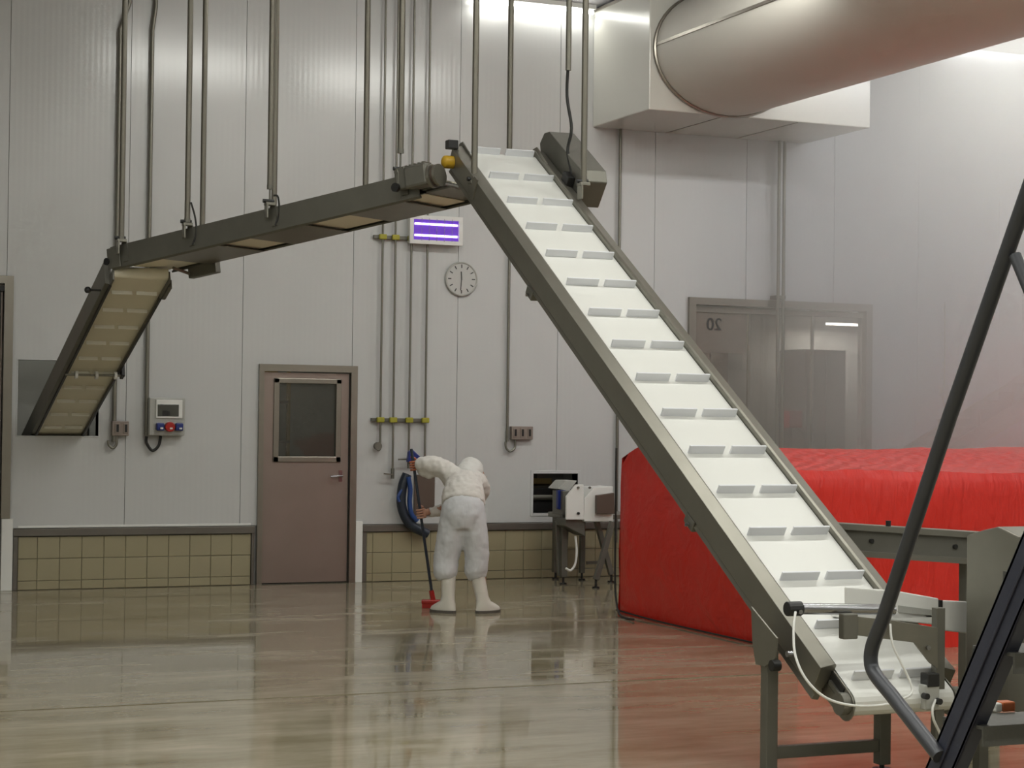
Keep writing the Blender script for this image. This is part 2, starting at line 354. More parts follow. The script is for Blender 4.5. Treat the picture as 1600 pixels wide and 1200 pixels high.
# rooms behind the wall openings
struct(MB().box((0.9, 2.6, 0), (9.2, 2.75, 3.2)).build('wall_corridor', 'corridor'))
struct(MB().box((9.3, 2.6, 0), (13.9, 2.75, 3.2)).build('wall_corridor', 'wall_plain'))
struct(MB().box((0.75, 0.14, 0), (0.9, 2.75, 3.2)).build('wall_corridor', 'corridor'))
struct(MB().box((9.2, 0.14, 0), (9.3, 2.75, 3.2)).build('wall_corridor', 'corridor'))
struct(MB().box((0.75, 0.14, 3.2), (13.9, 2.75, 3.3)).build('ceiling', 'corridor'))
struct(MB().box((3.42, 0.14, 0), (3.50, 2.6, 3.2)).build('wall_corridor', 'wall_plain'))
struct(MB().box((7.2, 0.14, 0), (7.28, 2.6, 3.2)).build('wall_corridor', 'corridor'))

def area_light(name, loc, sx, sy, w, col=LAMP_COL, rot=(0, 0, 0), parent=None):
    d = bpy.data.lights.new(name, 'AREA'); d.shape = 'RECTANGLE'; d.size = sx; d.size_y = sy; d.energy = w; d.color = col
    o = bpy.data.objects.new(name, d); COL.objects.link(o); o.location = loc; o.rotation_euler = rot
    if parent is not None: adopt(o, parent)
    return o

# ------------------------------------------------------------------ lamps
def batten(x, y, z, L, label, watts, group=None, nt=2, tilt=0.0):
    t = thing('ceiling_lamp', (x, y, z), label, 'lamp', group)
    MB().box((x-L/2, y-.09, z-.07), (x+L/2, y+.09, z)).build('housing', 'white_plastic', t, bevel=.01)
    for i in range(nt):
        yy = y+(i-(nt-1)/2)*.10
        MB().cyl((x-L/2+.02, yy, z-.095), (x+L/2-.02, yy, z-.095), .014, 10).build('tube', 'tube', t, smooth=True)
    area_light('tube_light', (x, y, z-.16), L-.04, .16, watts, rot=(tilt, 0, 0), parent=t)
    return t
ORD = ('first', 'second', 'third', 'fourth', 'fifth', 'sixth', 'seventh')
for ri, yy in enumerate((-4.25, -8.6, -13.0, -17.4)):
    for ci, xx in enumerate((-3.6, -0.7, 2.2, 5.1, 7.45, 11.1, 12.95)):
        if yy > -5 and xx < 5: continue
        batten(xx, yy, ZC, 1.75, 'twin tube ceiling batten, '+ORD[ri]+' row from the tiled wall, '+ORD[ci]+' place from the left', TUBE_W*(.8 if ri == 0 else 1)*(2.2 if xx > 11 and ri == 0 else 1), 'ceiling battens', tilt=.85 if ri == 0 else 0.0)   # wall row aimed at the wall for highlights; right pair boosted for the steam
def corner_lamp(x0, x1, label, watts):
    xm = (x0+x1)/2
    t = thing('strip_lamp', (xm, -.08, ZC), label, 'lamp')
    MB().box((x0, -.13, ZC-.05), (x1, -.02, ZC)).build('housing', 'white_plastic', t, bevel=.005)
    MB().cyl((x0+.01, -.075, ZC-.075), (x1-.01, -.075, ZC-.075), .018, 10).build('tube', 'tube', t, smooth=True)
    area_light('tube_light', (xm, -.075, ZC-.10), x1-x0, .05, watts, rot=(-.35, 0, 0), parent=t)
corner_lamp(6.98, 8.36, 'bright strip lamp where wall meets ceiling, left of the duct box', 4.5)
corner_lamp(12.72, 13.85, 'bright strip lamp at the ceiling edge far right of the duct', 1.2)
# corridor lamp seen through the clear door
q = atY(1320, 500, 2.2)
t = thing('ceiling_lamp', (q.x, q.y, 3.2), 'twin tube lamp glowing behind the clear curtain door', 'lamp')
MB().box((q.x-.45, q.y-.1, q.z+.06), (q.x+.45, q.y+.1, q.z+.12)).build('housing', 'white_plastic', t)
MB().cyl((q.x-.4, q.y, q.z+.12), (q.x-.4, q.y, 3.2), .008).cyl((q.x+.4, q.y, q.z+.12), (q.x+.4, q.y, 3.2), .008).build('hanger', 'pipe', t)
for pp in (atY(1320, 489, 2.2), atY(1320, 507, 2.2)):
    MB().cyl((pp.x-.27, q.y, pp.z), (pp.x+.27, q.y, pp.z), .016, 10).build('tube', 'tube', t, smooth=True)
area_light('tube_light', (q.x, q.y, q.z-.1), .9, .2, 10, parent=t)

for xc_, yc_, wt, nm in ((2.75, .7, 5, 'left wall hatch'), (5.2, 1.1, 9, 'steel door'), (8.3, .35, 9, 'right wall hatch'), (9.95, 1.3, 40, 'mirrored number')):  # lamps added to brighten what shows through the wall openings
    t = thing('fill_lamp', (xc_, yc_, 3.2), 'unseen fill lamp added on the low ceiling behind the '+nm, 'lamp', 'added fill lamps')
    MB().box((xc_-.3, yc_-.05, 3.15), (xc_+.3, yc_+.05, 3.2)).build('housing', 'white_plastic', t, bevel=.005)
    MB().cyl((xc_-.28, yc_, 3.135), (xc_+.28, yc_, 3.135), .013, 10).build('tube', 'tube', t, smooth=True)
    area_light('tube_light', (xc_, yc_, 3.11), .56, .06, wt, parent=t)
# ------------------------------------------------------------------ doors, hatches
d1 = struct(holed(MB(), DOOR1[0]-.005, DOOR1[1]+.005, 0, DOOR1[3]+.012, -.03, .10, [(DOOR1[0]+.045, DOOR1[1]-.06, -.1, DOOR1[3]-.055)]).build('door_1', 'frame', bevel=.004))
lx0, lx1 = DOOR1[0]+.048, DOOR1[1]-.072
leaf = holed(MB(), lx0, lx1, .012, DOOR1[3]-.066, .012, .058, [(5.06, 5.655, 1.225, 1.955)]).build('door_leaf', 'leaf', d1, bevel=.003)
fr = MB()
for a, b in (((5.015, -.004, 1.18), (5.07, .012, 1.995)), ((5.645, -.004, 1.18), (5.70, .012, 1.995)), ((5.015, -.004, 1.945), (5.70, .012, 1.995)), ((5.015, -.004, 1.18), (5.70, .012, 1.235))): fr.box(a, b)
fr.build('window_frame', 'frame', leaf, bevel=.006)
MB().box((5.05, .030, 1.21), (5.665, .038, 1.97)).build('pane', 'glass', leaf)
MB().cyl((5.70, .012, 1.045), (5.70, -.045, 1.045), .011).tube(smooth_path([(5.705, -.045, 1.045), (5.66, -.05, 1.045), (5.585, -.045, 1.04)], 4), .010).box((5.683, .004, .99), (5.718, .012, 1.10)).build('handle', 'chrome', leaf, smooth=True)
MB().box((lx1+.002, .02, .012), (lx1+.012, .05, DOOR1[3]-.07)).box((lx0, .02, .0005), (lx1, .05, .011)).build('seal', 'rubber', d1)
# furniture seen through the door window
t = thing('storage_rack', (5.25, 1.6, 0), 'ochre storage rack seen through the steel door window', 'rack')
for i in range(4): MB().box((5.22, 1.5, .5+i*.42), (5.62, 2.0, .53+i*.42)).build('shelf', 'brown', t)
for xx in (5.22, 5.59): MB().box((xx, 1.5, 0), (xx+.03, 1.55, 2.2)).build('post', 'ochre', t)
MB().box((5.22, 1.99, 0), (5.62, 2.0, 2.2)).build('back_panel', 'ochre', t)

# far-left doorway with dark sliding door
d3 = struct(holed(MB(), DOOR3[0]-.08, DOOR3[1]+.075, .66, 2.88, -.035, .10, [(DOOR3[0], DOOR3[1]-.005, 0, 2.81)]).build('door_2', 'frame', bevel=.004))
MB().box((DOOR3[0], .03, .01), (DOOR3[1]-.012, .08, 2.805)).build('door_leaf', 'leaf', d3, bevel=.003)
MB().box((DOOR3[1]-.06, .005, .02), (DOOR3[1]-.03, .03, 2.75)).build('edge_strip', 'rubber', d3)
MB().cyl((2.435, .02, 2.765), (2.435, -.02, 2.765), .028, 16).build('track_roller', 'black', d3)

# clear curtain doorway on the right
d2 = struct(holed(MB(), DOOR2[0]-.075, DOOR2[1]+.075, 0, DOOR2[3]+.07, -.04, .12, [(DOOR2[0]+.005, DOOR2[1]-.005, -.1, DOOR2[3]-.005)]).build('door_3', 'frame', bevel=.004))
MB().box((DOOR2[0]+.01, .05, .02), (10.30, .056, 2.84)).build('clear_panel', 'pvc', d2)
MB().box((10.32, .05, .02), (11.10, .056, 2.84)).build('clear_panel', 'pvc', d2)
MB().box((11.12, .05, .02), (11.75, .056, 2.84)).build('clear_panel', 'pvc', d2)
for xx in (10.31, 11.11): MB().box((xx-.012, .035, .02), (xx+.012, .07, 2.84)).build('panel_edge', 'frame', d2)
MB().box((DOOR2[0]+.005, .03, 2.79), (DOOR2[1]-.005, .10, 2.845)).build('top_rail', 'frame', d2)
MB().box((DOOR2[0]+.05, .0565, 2.36), (10.28, .0595, 2.78)).build('pale_film', 'white_plastic', d2)
fc = bpy.data.curves.new('door_number', 'FONT'); fc.body = '20'; fc.size = 0.19; fc.extrude = .001; fc.align_x = 'CENTER'
tmp = bpy.data.objects.new('tmp', fc); COL.objects.link(tmp); dg = bpy.context.evaluated_depsgraph_get(); dg.update()
tm = bpy.data.meshes.new_from_object(tmp.evaluated_get(dg)); bpy.data.objects.remove(tmp)
qn = atY(1116, 516, .045)
num = MB(); num.v = [Vector((qn.x-v.co.x, .044-v.co.z, qn.z+v.co.y)) for v in tm.vertices]; num.f = [tuple(p.vertices) for p in tm.polygons]
o = num.build('door_number', 'ink', d2); o['label'] = 'number 20 seen mirrored through the clear panel'
# things in the room behind the curtain door
t = thing('cabinet', (10.55, 2.3, 0), 'tall brown steel cabinet behind the middle of the curtain door', 'cabinet')
MB().box((10.62, 1.9, .0), (11.10, 2.5, 2.62)).build('body', 'brown', t, bevel=.01)
for xx in (10.62, 10.865): MB().box((xx+.01, 1.88, .12), (xx+.235, 1.9, 2.56)).build('cabinet_door', 'brown', t, bevel=.004)
t = thing('cabinet', (12.3, 1.7, 0), 'dark brown steel cabinet behind the right edge of the curtain door', 'cabinet')
MB().box((12.05, 1.7, .0), (12.62, 2.3, 2.50)).build('body', 'brown', t, bevel=.01)
MB().box((12.06, 1.68, .12), (12.33, 1.7, 2.44)).build('cabinet_door', 'brown', t, bevel=.004)
MB().box((12.34, 1.68, .12), (12.61, 1.7, 2.44)).build('cabinet_door', 'brown', t, bevel=.004)
qs = atY(1240, 655, 1.6)
t = thing('control_box', (qs.x, 1.6, 1.3), 'small red control box with cable behind the curtain door', 'control box')
MB().box((qs.x-.09, 1.55, qs.z-.10), (qs.x+.09, 1.68, qs.z+.10)).build('housing', 'red_plastic', t, bevel=.008)
MB().box((qs.x-.06, 1.60, 0), (qs.x-.02, 1.64, qs.z)).build('post', 'brown', t)
MB().tube(smooth_path([(qs.x+.02, 1.56, qs.z-.10), (qs.x+.09, 1.5, qs.z-.20), (qs.x+.10, 1.5, qs.z-.45), (qs.x+.02, 1.5, .3)], 6), .012, 8).build('cable', 'rubber', t, smooth=True)
t = thing('notice_board', (9.95, 2.6, 2.0), 'pale notice board behind the number panel', 'notice board')
qb0 = atY(1100, 535, 2.57); qb1 = atY(1160, 578, 2.57)
MB().box((qb0.x, 2.57, qb1.z), (qb1.x, 2.60, qb0.z)).build('backing', 'grey_plastic', t)
MB().box((qb0.x+.04, 2.56, qb1.z+.04), (qb0.x+.26, 2.57, qb0.z-.04)).build('sheet', 'socket_brown', t)

# hatch trims and the things seen in the hatches
def hatch(h, name, d=.02, w=.03):
    return struct(MB().box((h[0]-w, -d, h[2]-w), (h[0], .14, h[3]+w)).box((h[1], -d, h[2]-w), (h[1]+w, .14, h[3]+w)).box((h[0], -d, h[3]), (h[1], .14, h[3]+w)).box((h[0], -d, h[2]-w), (h[1], .14, h[2])).build(name, 'panel', bevel=.002))
hatch(HATCH1, 'trim_8', .004, .012); hatch(HATCH2, 'trim_9', .006, .03)
t = thing('grey_screen', (2.8, .96, 0), 'pale grey screen panel inside the left wall hatch', 'screen')
MB().box((2.2, .95, 0), (3.40, .98, 2.3)).build('sheet', 'grey_plastic', t)
for xx in (2.2, 3.37): MB().box((xx, .93, 0), (xx+.03, 1.0, 2.35)).build('edge_post', 'frame', t)
t = thing('packing_machine', (8.1, .7, 0), 'dark machine with ochre hood inside the right wall hatch', 'machine')
MB().box((7.55, .5, 0), (8.75, 1.2, .90)).build('body', 'black', t, bevel=.02)
MB().box((7.6, 1.15, .90), (8.5, 1.35, 1.4)).build('hood', 'ochre', t, bevel=.02)
MB().box((8.05, .55, 1.0), (8.35, .75, 1.1)).build('bracket', 'steel_dark', t)
MB().cyl((7.75, .46, .80), (8.2, .46, .80), .03).build('roller', 'steel', t, smooth=True)

# ------------------------------------------------------------------ red tarpaulin over a machine
TX0, TX1, TY0, TY1 = 7.07, 12.3, -6.25, -3.42
def tarp():
    t = thing('covered_machine', ((TX0+TX1)/2, (TY0+TY1)/2, 0), 'long machine wrapped in a shiny red tarpaulin on the wet floor', 'covered machine')
    nx, ny = 70, 34; mb = MB()
    import mathutils
    def P(u, v):                                   # u around the profile (Y,Z), v along X
        pass
    prof = []                                      # front bottom -> front top edge -> ridge -> back bottom
    def seg(a, b, n): prof.extend([(a[0]+(b[0]-a[0])*i/n, a[1]+(b[1]-a[1])*i/n) for i in range(n)])
    seg((TY0, 0.0), (TY0+.02, 1.20), 12); seg((TY0+.02, 1.20), (TY0+.06, 1.275), 3); seg((TY0+.06, 1.275), (TY0+1.3, 1.40), 8); seg((TY0+1.3, 1.40), (TY1-.35, 1.41), 8)
    seg((TY1-.35, 1.41), (TY1-.02, 1.31), 4); seg((TY1-.02, 1.31), (TY1, 0.0), 10); prof.append((TY1, 0.0))
    n = len(prof); xs = [TX0+(TX1-TX0)*i/nx for i in range(nx+1)]
    nz = mathutils.noise.noise
    for i, x in enumerate(xs):
        for (y, z) in prof:
            e = 0.022*nz(Vector((x*1.7, y*1.3, z*2.1)))+0.010*nz(Vector((x*5+y*4, y*3, z*3)))
            d = 0.035*math.sin(x*1.9)*min(1, z/1.2)
            wrk = 0.012*nz(Vector((x*9+y*5, y*2.0, 3.3)))*(1 if z > 1.22 else .3)
            f = 0.0 if z < .02 else 1.0
            yy = y+f*(e if y < -4.8 else -e)+(.05*(1-z/1.3) if z < 1.2 and y > TY1-.1 else 0)
            mb.v.append(Vector((x+(0.02*nz(Vector((y*2, z*2, 1))) if i in (0, nx) else 0), yy, z+f*(e*.7+wrk+d*.35))))
    for i in range(nx):
        for j in range(n-1): mb.f.append((i*n+j, (i+1)*n+j, (i+1)*n+j+1, i*n+j+1))
    # gathered end faces: grid between front and back of the profile
    for ci, x, sgn in ((0, TX0, -1), (nx, TX1, 1)):
        # columns in Y across the end face
        m = 22; base = len(mb.v); H = 12
        ring = [mb.v[ci*n+j] for j in range(n)]
        def top(y):
            for j in range(12, n-11):
                a, b = ring[j], ring[j+1]
                if a.y <= y <= b.y and b.y > a.y: return a.z+(b.z-a.z)*(y-a.y)/(b.y-a.y)
            return 1.25
        for a in range(m+1):
            y = TY0+.01+(TY1-TY0-.02)*a/m; zt = top(y) if 0 < a < m else 1.24
            for h in range(H+1):
                z = zt*h/H
                bulge = .05*math.sin(math.pi*min(1, z/1.3))+.016*nz(Vector((y*3.0+z*.8, z*1.1, 7+ci)))+.010*nz(Vector((y*9+z*2, z*1.5, 2)))
                if h in (0,): bulge = 0.0+.02*nz(Vector((y*2, 0, 4)))
                if h == H or a in (0, m): bulge *= .15
                mb.v.append(Vector((x+sgn*bulge, y, z)))
        for a in range(m):
            for h in range(H):
                q4 = (base+a*(H+1)+h, base+(a+1)*(H+1)+h, base+(a+1)*(H+1)+h+1, base+a*(H+1)+h+1)
                mb.f.append(q4[::-1] if sgn < 0 else q4)
    mb.build('tarpaulin', 'tarp', t, smooth=True)
    hem = MB().tube(smooth_path([(TX0-.02, TY1+.02, .03), (TX0-.03, -4.2, .015), (TX0-.03, -5.2, .015), (TX0-.02, TY0, .015)], 6), .007, 8)
    hem.build('hem_rope', 'rubber', t, smooth=True)
    MB().box((TX0+.4, TY0+.3, .0), (TX1-.4, TY1-.4, 1.0)).build('machine_body', 'steel_dark', t)
tarp()

# ------------------------------------------------------------------ main inclined conveyor
EL = 0.5618
AX = Vector((0, -math.cos(EL), -math.sin(EL)))     # down the belt
NN = Vector((0, -math.sin(EL), math.cos(EL)))      # off the belt
KS = 0.88
C0 = CAM+KS*(Vector((5.2962, -4.7211, 3.4238))-CAM)  # left end of the uppermost full cleat, on the belt
BL, BW = C0.x-.0493, 0.528
S0, S1 = -0.375, 5.18                              # head and tail roller centres along the belt
def mp(s, n, x): return Vector((x, C0.y, C0.z))+AX*s+NN*n
RR = 0.055
mc = thing('incline_conveyor', (C0.x+.25, -9.3, 0), 'long steep conveyor with white cleated belt and grey steel side rails', 'conveyor')
prof = [mp(S0, 0, 0)-NN*RR+(-AX*math.sin(a)+NN*math.cos(a))*RR for a in [math.pi*(1-i/8) for i in range(9)]]
prof += [mp(S1, 0, 0)-NN*RR+(AX*math.sin(a)+NN*math.cos(a))*RR for a in [math.pi*i/8 for i in range(9)]]
belt = MB(); ins = []
cen0, cen1 = mp(S0, -RR, 0), mp(S1, -RR, 0)
for i, p in enumerate(prof):
    c = cen0 if i < 9 else cen1; ins.append(c+(p-c)*.9)
n = len(prof)
for xx in (BL+.004, BL+BW-.004):
    for p in prof: belt.v.append(Vector((xx, p.y, p.z)))
    for p in ins: belt.v.append(Vector((xx, p.y, p.z)))
for i in range(n):
    j = (i+1) % n
    belt.f += [(i, j, 2*n+j, 2*n+i), (n+i, 3*n+i, 3*n+j, n+j), (i, n+i, n+j, j), (2*n+i, 2*n+j, 3*n+j, 3*n+i)]
bo = belt.build('belt', 'belt', mc)
for p in bo.data.polygons: p.use_smooth = False
SP = 0.4125*KS
CW, CG, CH, CT = .208, .040, .050, .012
cme = None
for i in range(-1, 15):
    for j in range(2):
        x0 = C0.x+j*(CW+CG); s = i*SP-(0.02 if i < 0 else 0)
        if cme is None:
            cb = MB().obox(mp(s, -.002, x0), (CW, 0, 0), AX*CT, NN*CH); co = cb.build('cleat', 'cleat', bo, bevel=.003); cme = co; cs = s; cx = x0
        else:
            c2 = co.copy(); COL.objects.link(c2); c2.location = Vector(co.location)+AX*(s-cs)+Vector((x0-cx, 0, 0))
# rollers
MB().cyl(mp(S0, -RR, BL-.05), mp(S0, -RR, BL+BW+.05), RR*.9, 20).build('head_roller', 'steel_dark', mc, smooth=True)
MB().cyl(mp(S1, -RR, BL-.05), mp(S1, -RR, BL+BW+.05), RR*.9, 20).build('tail_roller', 'steel_dark', mc, smooth=True)
# side rails: folded channel with sloping top flange and lower lip
def rail(x_in, sgn, s0, s1, name='side_rail'):
    xo = x_in+sgn*.078
    pts = [(x_in, -.03), (x_in, .028), (x_in+sgn*.012, .034), (xo, .016), (xo, -.115), (xo-sgn*.020, -.135), (xo-sgn*.012, -.162), (xo-sgn*.05, -.170), (xo-sgn*.055, -.12), (x_in+sgn*.03, -.11)]
    return MB().prism([mp(s0, b, a) for a, b in pts], AX*(s1-s0)).build(name, 'steel', mc, bevel=.002)
rail(BL, -1, S0-.03, S1-.16); rail(BL+BW, 1, S0-.06, S1-.10)
for sg, xx in ((-1, BL-.004), (1, BL+BW+.004)):
    # end plates with rounded ends and a take-up slot
    pl = []
    for a in [math.pi*i/10 for i in range(11)]: pl.append(mp(S1, -RR-.012, xx)+(AX*math.sin(a)+NN*math.cos(a))*.068)
    pl += [mp(S1-.42, -.155, xx), mp(S1-.42, .0, xx)]
    e = MB().prism(pl, (sg*.006, 0, 0)).build('tail_plate', 'steel', mc)
    MB().obox(mp(S1-.17, -.075, xx+sg*.006), (sg*.004, 0, 0), AX*.13, NN*.07).build('take_up_slot', 'black', e)
    MB().obox(mp(S1-.14, -.06, xx+sg*.008), (sg*.014, 0, 0), AX*.09, NN*.022).build('take_up_block', 'steel_dark', e)
    MB().cyl(mp(S1+.005, -RR-.01, xx), mp(S1+.005, -RR-.01, xx+sg*.035), .026, 16).build('bearing', 'black', e, smooth=True)
    # head plates
    hp = [mp(S0-.09, .02, xx), mp(S0-.04, .06, xx), mp(S0+.18, .045, xx), mp(S0+.25, -.12, xx), mp(S0-.05, -.13, xx)]
    MB().prism(hp, (sg*.007, 0, 0)).build('head_plate', 'steel', mc)
# emergency stop and black switch on the left end of the head
t = thing('emergency_stop', mp(S0-.07, -.05, BL-.10), 'round yellow emergency stop with black switch at the upper end of the incline conveyor', 'emergency stop')
bc = mp(S0+.04, -.06, BL-.115)
MB().cyl(bc+Vector((.035, 0, 0)), bc+Vector((-.02, 0, 0)), .043, 18).sphere(bc+Vector((-.02, 0, 0)), .043, 16, 9, (.6, 1, 1)).build('dome', 'yellow', t, smooth=True)
bs = mp(S0-.02, .03, BL-.09)
MB().box(bs-Vector((.035, .03, .02)), bs+Vector((.04, .03, .04))).build('switch', 'black', t, bevel=.006)
# belt-rail fixings on the left rail
for s, nn in ((1.419*KS, -.167), (4.158*KS, -.150)):
    b = MB().obox(mp(s-.05, nn-.04, BL-.072), (.05, 0, 0), AX*.10, NN*.06).build('belt_guide_bracket', 'steel_dark', mc, bevel=.006)
    MB().cyl(mp(s+.01, nn-.02, BL-.075), mp(s+.01, nn-.02, BL-.092), .010, 10).build('bolt', 'chrome', b)
# gearmotor guard on the right of the head
gx = BL+BW+.085
gp = [(-.40, .0), (-.37, .09), (-.30, .135), (.30, .135), (.36, .08), (.33, -.12), (.20, -.16), (-.3, -.10)]
g = MB().prism([mp(S0+.22+a, b+.03, gx) for a, b in gp], (.19, 0, 0)).build('motor_guard', 'steel_dark', mc, bevel=.006)
MB().cyl(mp(S0+.42, .05, gx-.03), mp(S0+.42, .05, gx+.02), .03, 14).build('gland', 'black', g)
MB().obox(mp(S0+.39, .0, gx-.055), (.05, 0, 0), AX*.10, NN*.09).build('junction_box', 'black', g, bevel=.006)
# stand under the lower end
LY = CAM.y+KS*(-9.148-CAM.y)
lxa, lxb = CAM.x+KS*5.10, CAM.x+KS*5.80
def leg(x, ztop):
    o = MB().box((x-.03, LY-.03, .03), (x+.03, LY+.03, ztop)).build('leg', 'steel_dark', mc, bevel=.004)
    MB().cyl((x, LY, .0), (x, LY, .012), .045, 16).cyl((x, LY, .012), (x, LY, .05), .012, 10).build('levelling_foot', 'black', o)
zl = C0.z+(LY-C0.y)*math.tan(EL)
leg(lxa, zl-.17); leg(lxb, zl-.20)
zcr = atY(1290, 1170, LY).z
MB().box((lxa, LY-.02, zcr-.028), (lxb, LY+.02, zcr+.028)).build('crossbar', 'steel_dark', mc, bevel=.003)
bx = lxa-.034
b = MB().prism([Vector((bx, LY+.10, zl+.02)), Vector((bx, LY-.13, zl-.10)), Vector((bx, LY-.12, zl-.19)), Vector((bx, LY-.03, zl-.24)), Vector((bx, LY+.055, zl-.24)), Vector((bx, LY+.085, zl-.14))], (-.008, 0, 0)).build('stand_bracket', 'steel', mc)
kq = atX(1208, 1040, bx-.02)
MB().cyl((bx+.01, kq.y, kq.z), (bx-.03, kq.y, kq.z), .026, 14).build('clamp_knob', 'black', b, smooth=True)
kq = atX(1230, 1022, bx-.02)
MB().cyl((bx+.01, kq.y, kq.z), (bx-.022, kq.y, kq.z), .014, 10).build('bolt', 'chrome', b, smooth=True)
# ceiling hangers of the incline conveyor
def hanger(top_px, x, y, z0, label, drop=0.0, r=.021, bracket=True, cat='hanger pipe', group='ceiling hanger pipes'):
    t = thing('hanger_pipe', (x, y, z0), label, cat, group)
    MB().cyl((x, y, z0+drop), (x, y, ZC), r, 14).build('pipe', 'pipe', t, smooth=True)
    if drop: MB().cyl((x, y, z0), (x, y, z0+drop+.02), .007, 8).cyl((x, y, z0+drop-.015), (x, y, z0+drop+.015), r*1.1, 12).build('threaded_rod', 'steel_dark', t)
    MB().cyl((x, y, ZC-.02), (x, y, ZC), .06, 14).build('ceiling_flange', 'steel', t)
    if bracket:
        MB().box((x-.035, y-.03, z0-.01), (x+.035, y+.03, z0+.012)).box((x-.03, y-.035, z0-.10), (x-.018, y+.035, z0+.0)).build('clamp', 'steel', t, bevel=.003)
        MB().cyl((x-.05, y, z0+.02), (x+.03, y, z0+.02), .014, 10).build('clamp_bolt', 'black', t)
    return t
p = atX(741, 285, BL-.05); hanger(None, p.x, p.y, p.z, 'hanger pipe holding the left rail near the top of the incline conveyor')
MB().obox(mp(.08, -.10, BL-.088), (.012, 0, 0), AX*.06, NN*.14).build('hanger_lug', 'steel', mc, bevel=.003)
p = atX(912, 288, BL+BW+.05); hanger(None, p.x, p.y, p.z, 'hanger pipe holding the right rail beside the motor guard')
# conduit with hanging motor cable
p = atX(888, 110, gx+.02); t = thing('cable_conduit', (p.x, p.y, p.z), 'ceiling conduit with a black cable hanging down to the motor guard', 'conduit')
MB().cyl(p, (p.x, p.y, ZC), .019, 12).build('conduit', 'conduit', t, smooth=True)
e = mp(S0+.43, .07, gx-.02)
MB().tube(smooth_path([p+Vector((0, 0, .05)), atX(886, 150, gx+.02), atX(893, 200, gx+.02), atX(887, 235, gx+.01), atX(893, 270, gx), e], 6), .011, 8).build('cable', 'rubber', t, smooth=True)

# ------------------------------------------------------------------ upper transfer conveyor (left)
A = Vector((2.75, -3.519, 2.717)); B = Vector((4.286, -5.80, 3.098))
D = (B-A).normalized(); H = Vector((-D.y, D.x, 0)).normalized(); UPV = H.cross(D)*-1
if UPV.z < 0: UPV = -UPV
WM, HM, LM = .54, .165, 2.98
def tp(s, h, w): return A+D*s+UPV*h+H*w
tc_ = thing('transfer_conveyor', tuple(tp(1.5, 0, .27)), 'slightly sloping overhead conveyor hung from the ceiling on the left', 'conveyor')
def plate(w, sgn, s0, s1):
    pts = [(0, 0), (.02, -.012), (.024, 0.0), (0.006, .012), (.006, HM-.01), (.035, HM-.006), (.035, HM), (0, HM)]
    return MB().prism([tp(s0, b, w+sgn*a) for a, b in pts], D*(s1-s0)).build('side_rail', 'steel_dark', tc_)
plate(0, 1, 0.0, 2.86); plate(WM, -1, 0.12, LM+.15)
MB().obox(tp(.02, HM-.045, .03), D*(LM-.10), H*(WM-.06), UPV*.012).build('belt', 'belt_dull', tc_)
MB().obox(tp(.10, .012, .035), D*(LM-.2), H*(WM-.07), UPV*.006).build('return_belt', 'belt_dull', tc_)
for s in (.06, LM-.10): MB().cyl(tp(s, HM-.085, .03), tp(s, HM-.085, WM-.03), .042, 18).build('roller', 'steel_dark', tc_, smooth=True)
for s0, s1 in ((.50, 1.05), (1.35, 1.85), (2.25, 2.72)):
    MB().obox(tp(s0, -.012, .02), D*(s1-s0), H*(WM-.04), UPV*.006).build('drip_tray', 'steel', tc_)
MB().obox(tp(-.03, .0, -.012), D*.13, H*.012, UPV*(HM-.01)).build('end_plate', 'steel_dark', tc_, bevel=.004)
MB().cyl(tp(-.035, .06, -.02), tp(-.035, .06, .06), .028, 12).build('end_bearing', 'black', tc_)
# chute under the far end where the incline conveyor drops onto it
MB().obox(tp(LM-.10, .02, .05), D*.20, H*(WM-.08), UPV*.012).build('receiving_chute', 'steel', tc_)
# drive at the right end: gearbox, motor and pulley
DS = 2.72
dr = MB().obox(tp(DS, .06, -.07), D*.09, H*.07, UPV*.15).build('gearbox', 'steel_dark', tc_, bevel=.010)
MB().cyl(tp(DS+.01, .075, -.07), tp(DS+.01, .075, -.095), .030, 14).build('shaft_cap', 'black', dr, smooth=True)
MB().obox(tp(DS+.09, .045, -.10), D*.19, H*.12, UPV*.15).build('motor_body', 'steel_dark', dr, bevel=.02)
for i in range(5): MB().obox(tp(DS+.10+.035*i, .193, -.085), D*.016, H*.09, UPV*.012).build('cooling_fin', 'steel_dark', dr)
MB().cyl(tp(DS+.28, .10, -.04), tp(DS+.305, .10, -.04), .078, 20).build('end_flange', 'steel', dr, smooth=True)
MB().cyl(tp(DS+.305, .10, -.04), tp(DS+.33, .10, -.04), .062, 20).build('fan_cover', 'brown', dr, smooth=True)
MB().cyl(tp(DS+.33, .10, -.04), tp(DS+.35, .10, -.04), .074, 20).build('end_flange', 'steel', dr, smooth=True)
# sensor block under the left end
sb = MB().obox(tp(.28, -.085, WM-.02), D*.28, H*.06, UPV*.10).build('sensor_box', 'steel_dark', tc_, bevel=.006)
MB().cyl(tp(.30, -.05, WM-.03), tp(.30, -.02, WM-.20), .012, 8).build('bracket_rod', 'steel', sb)
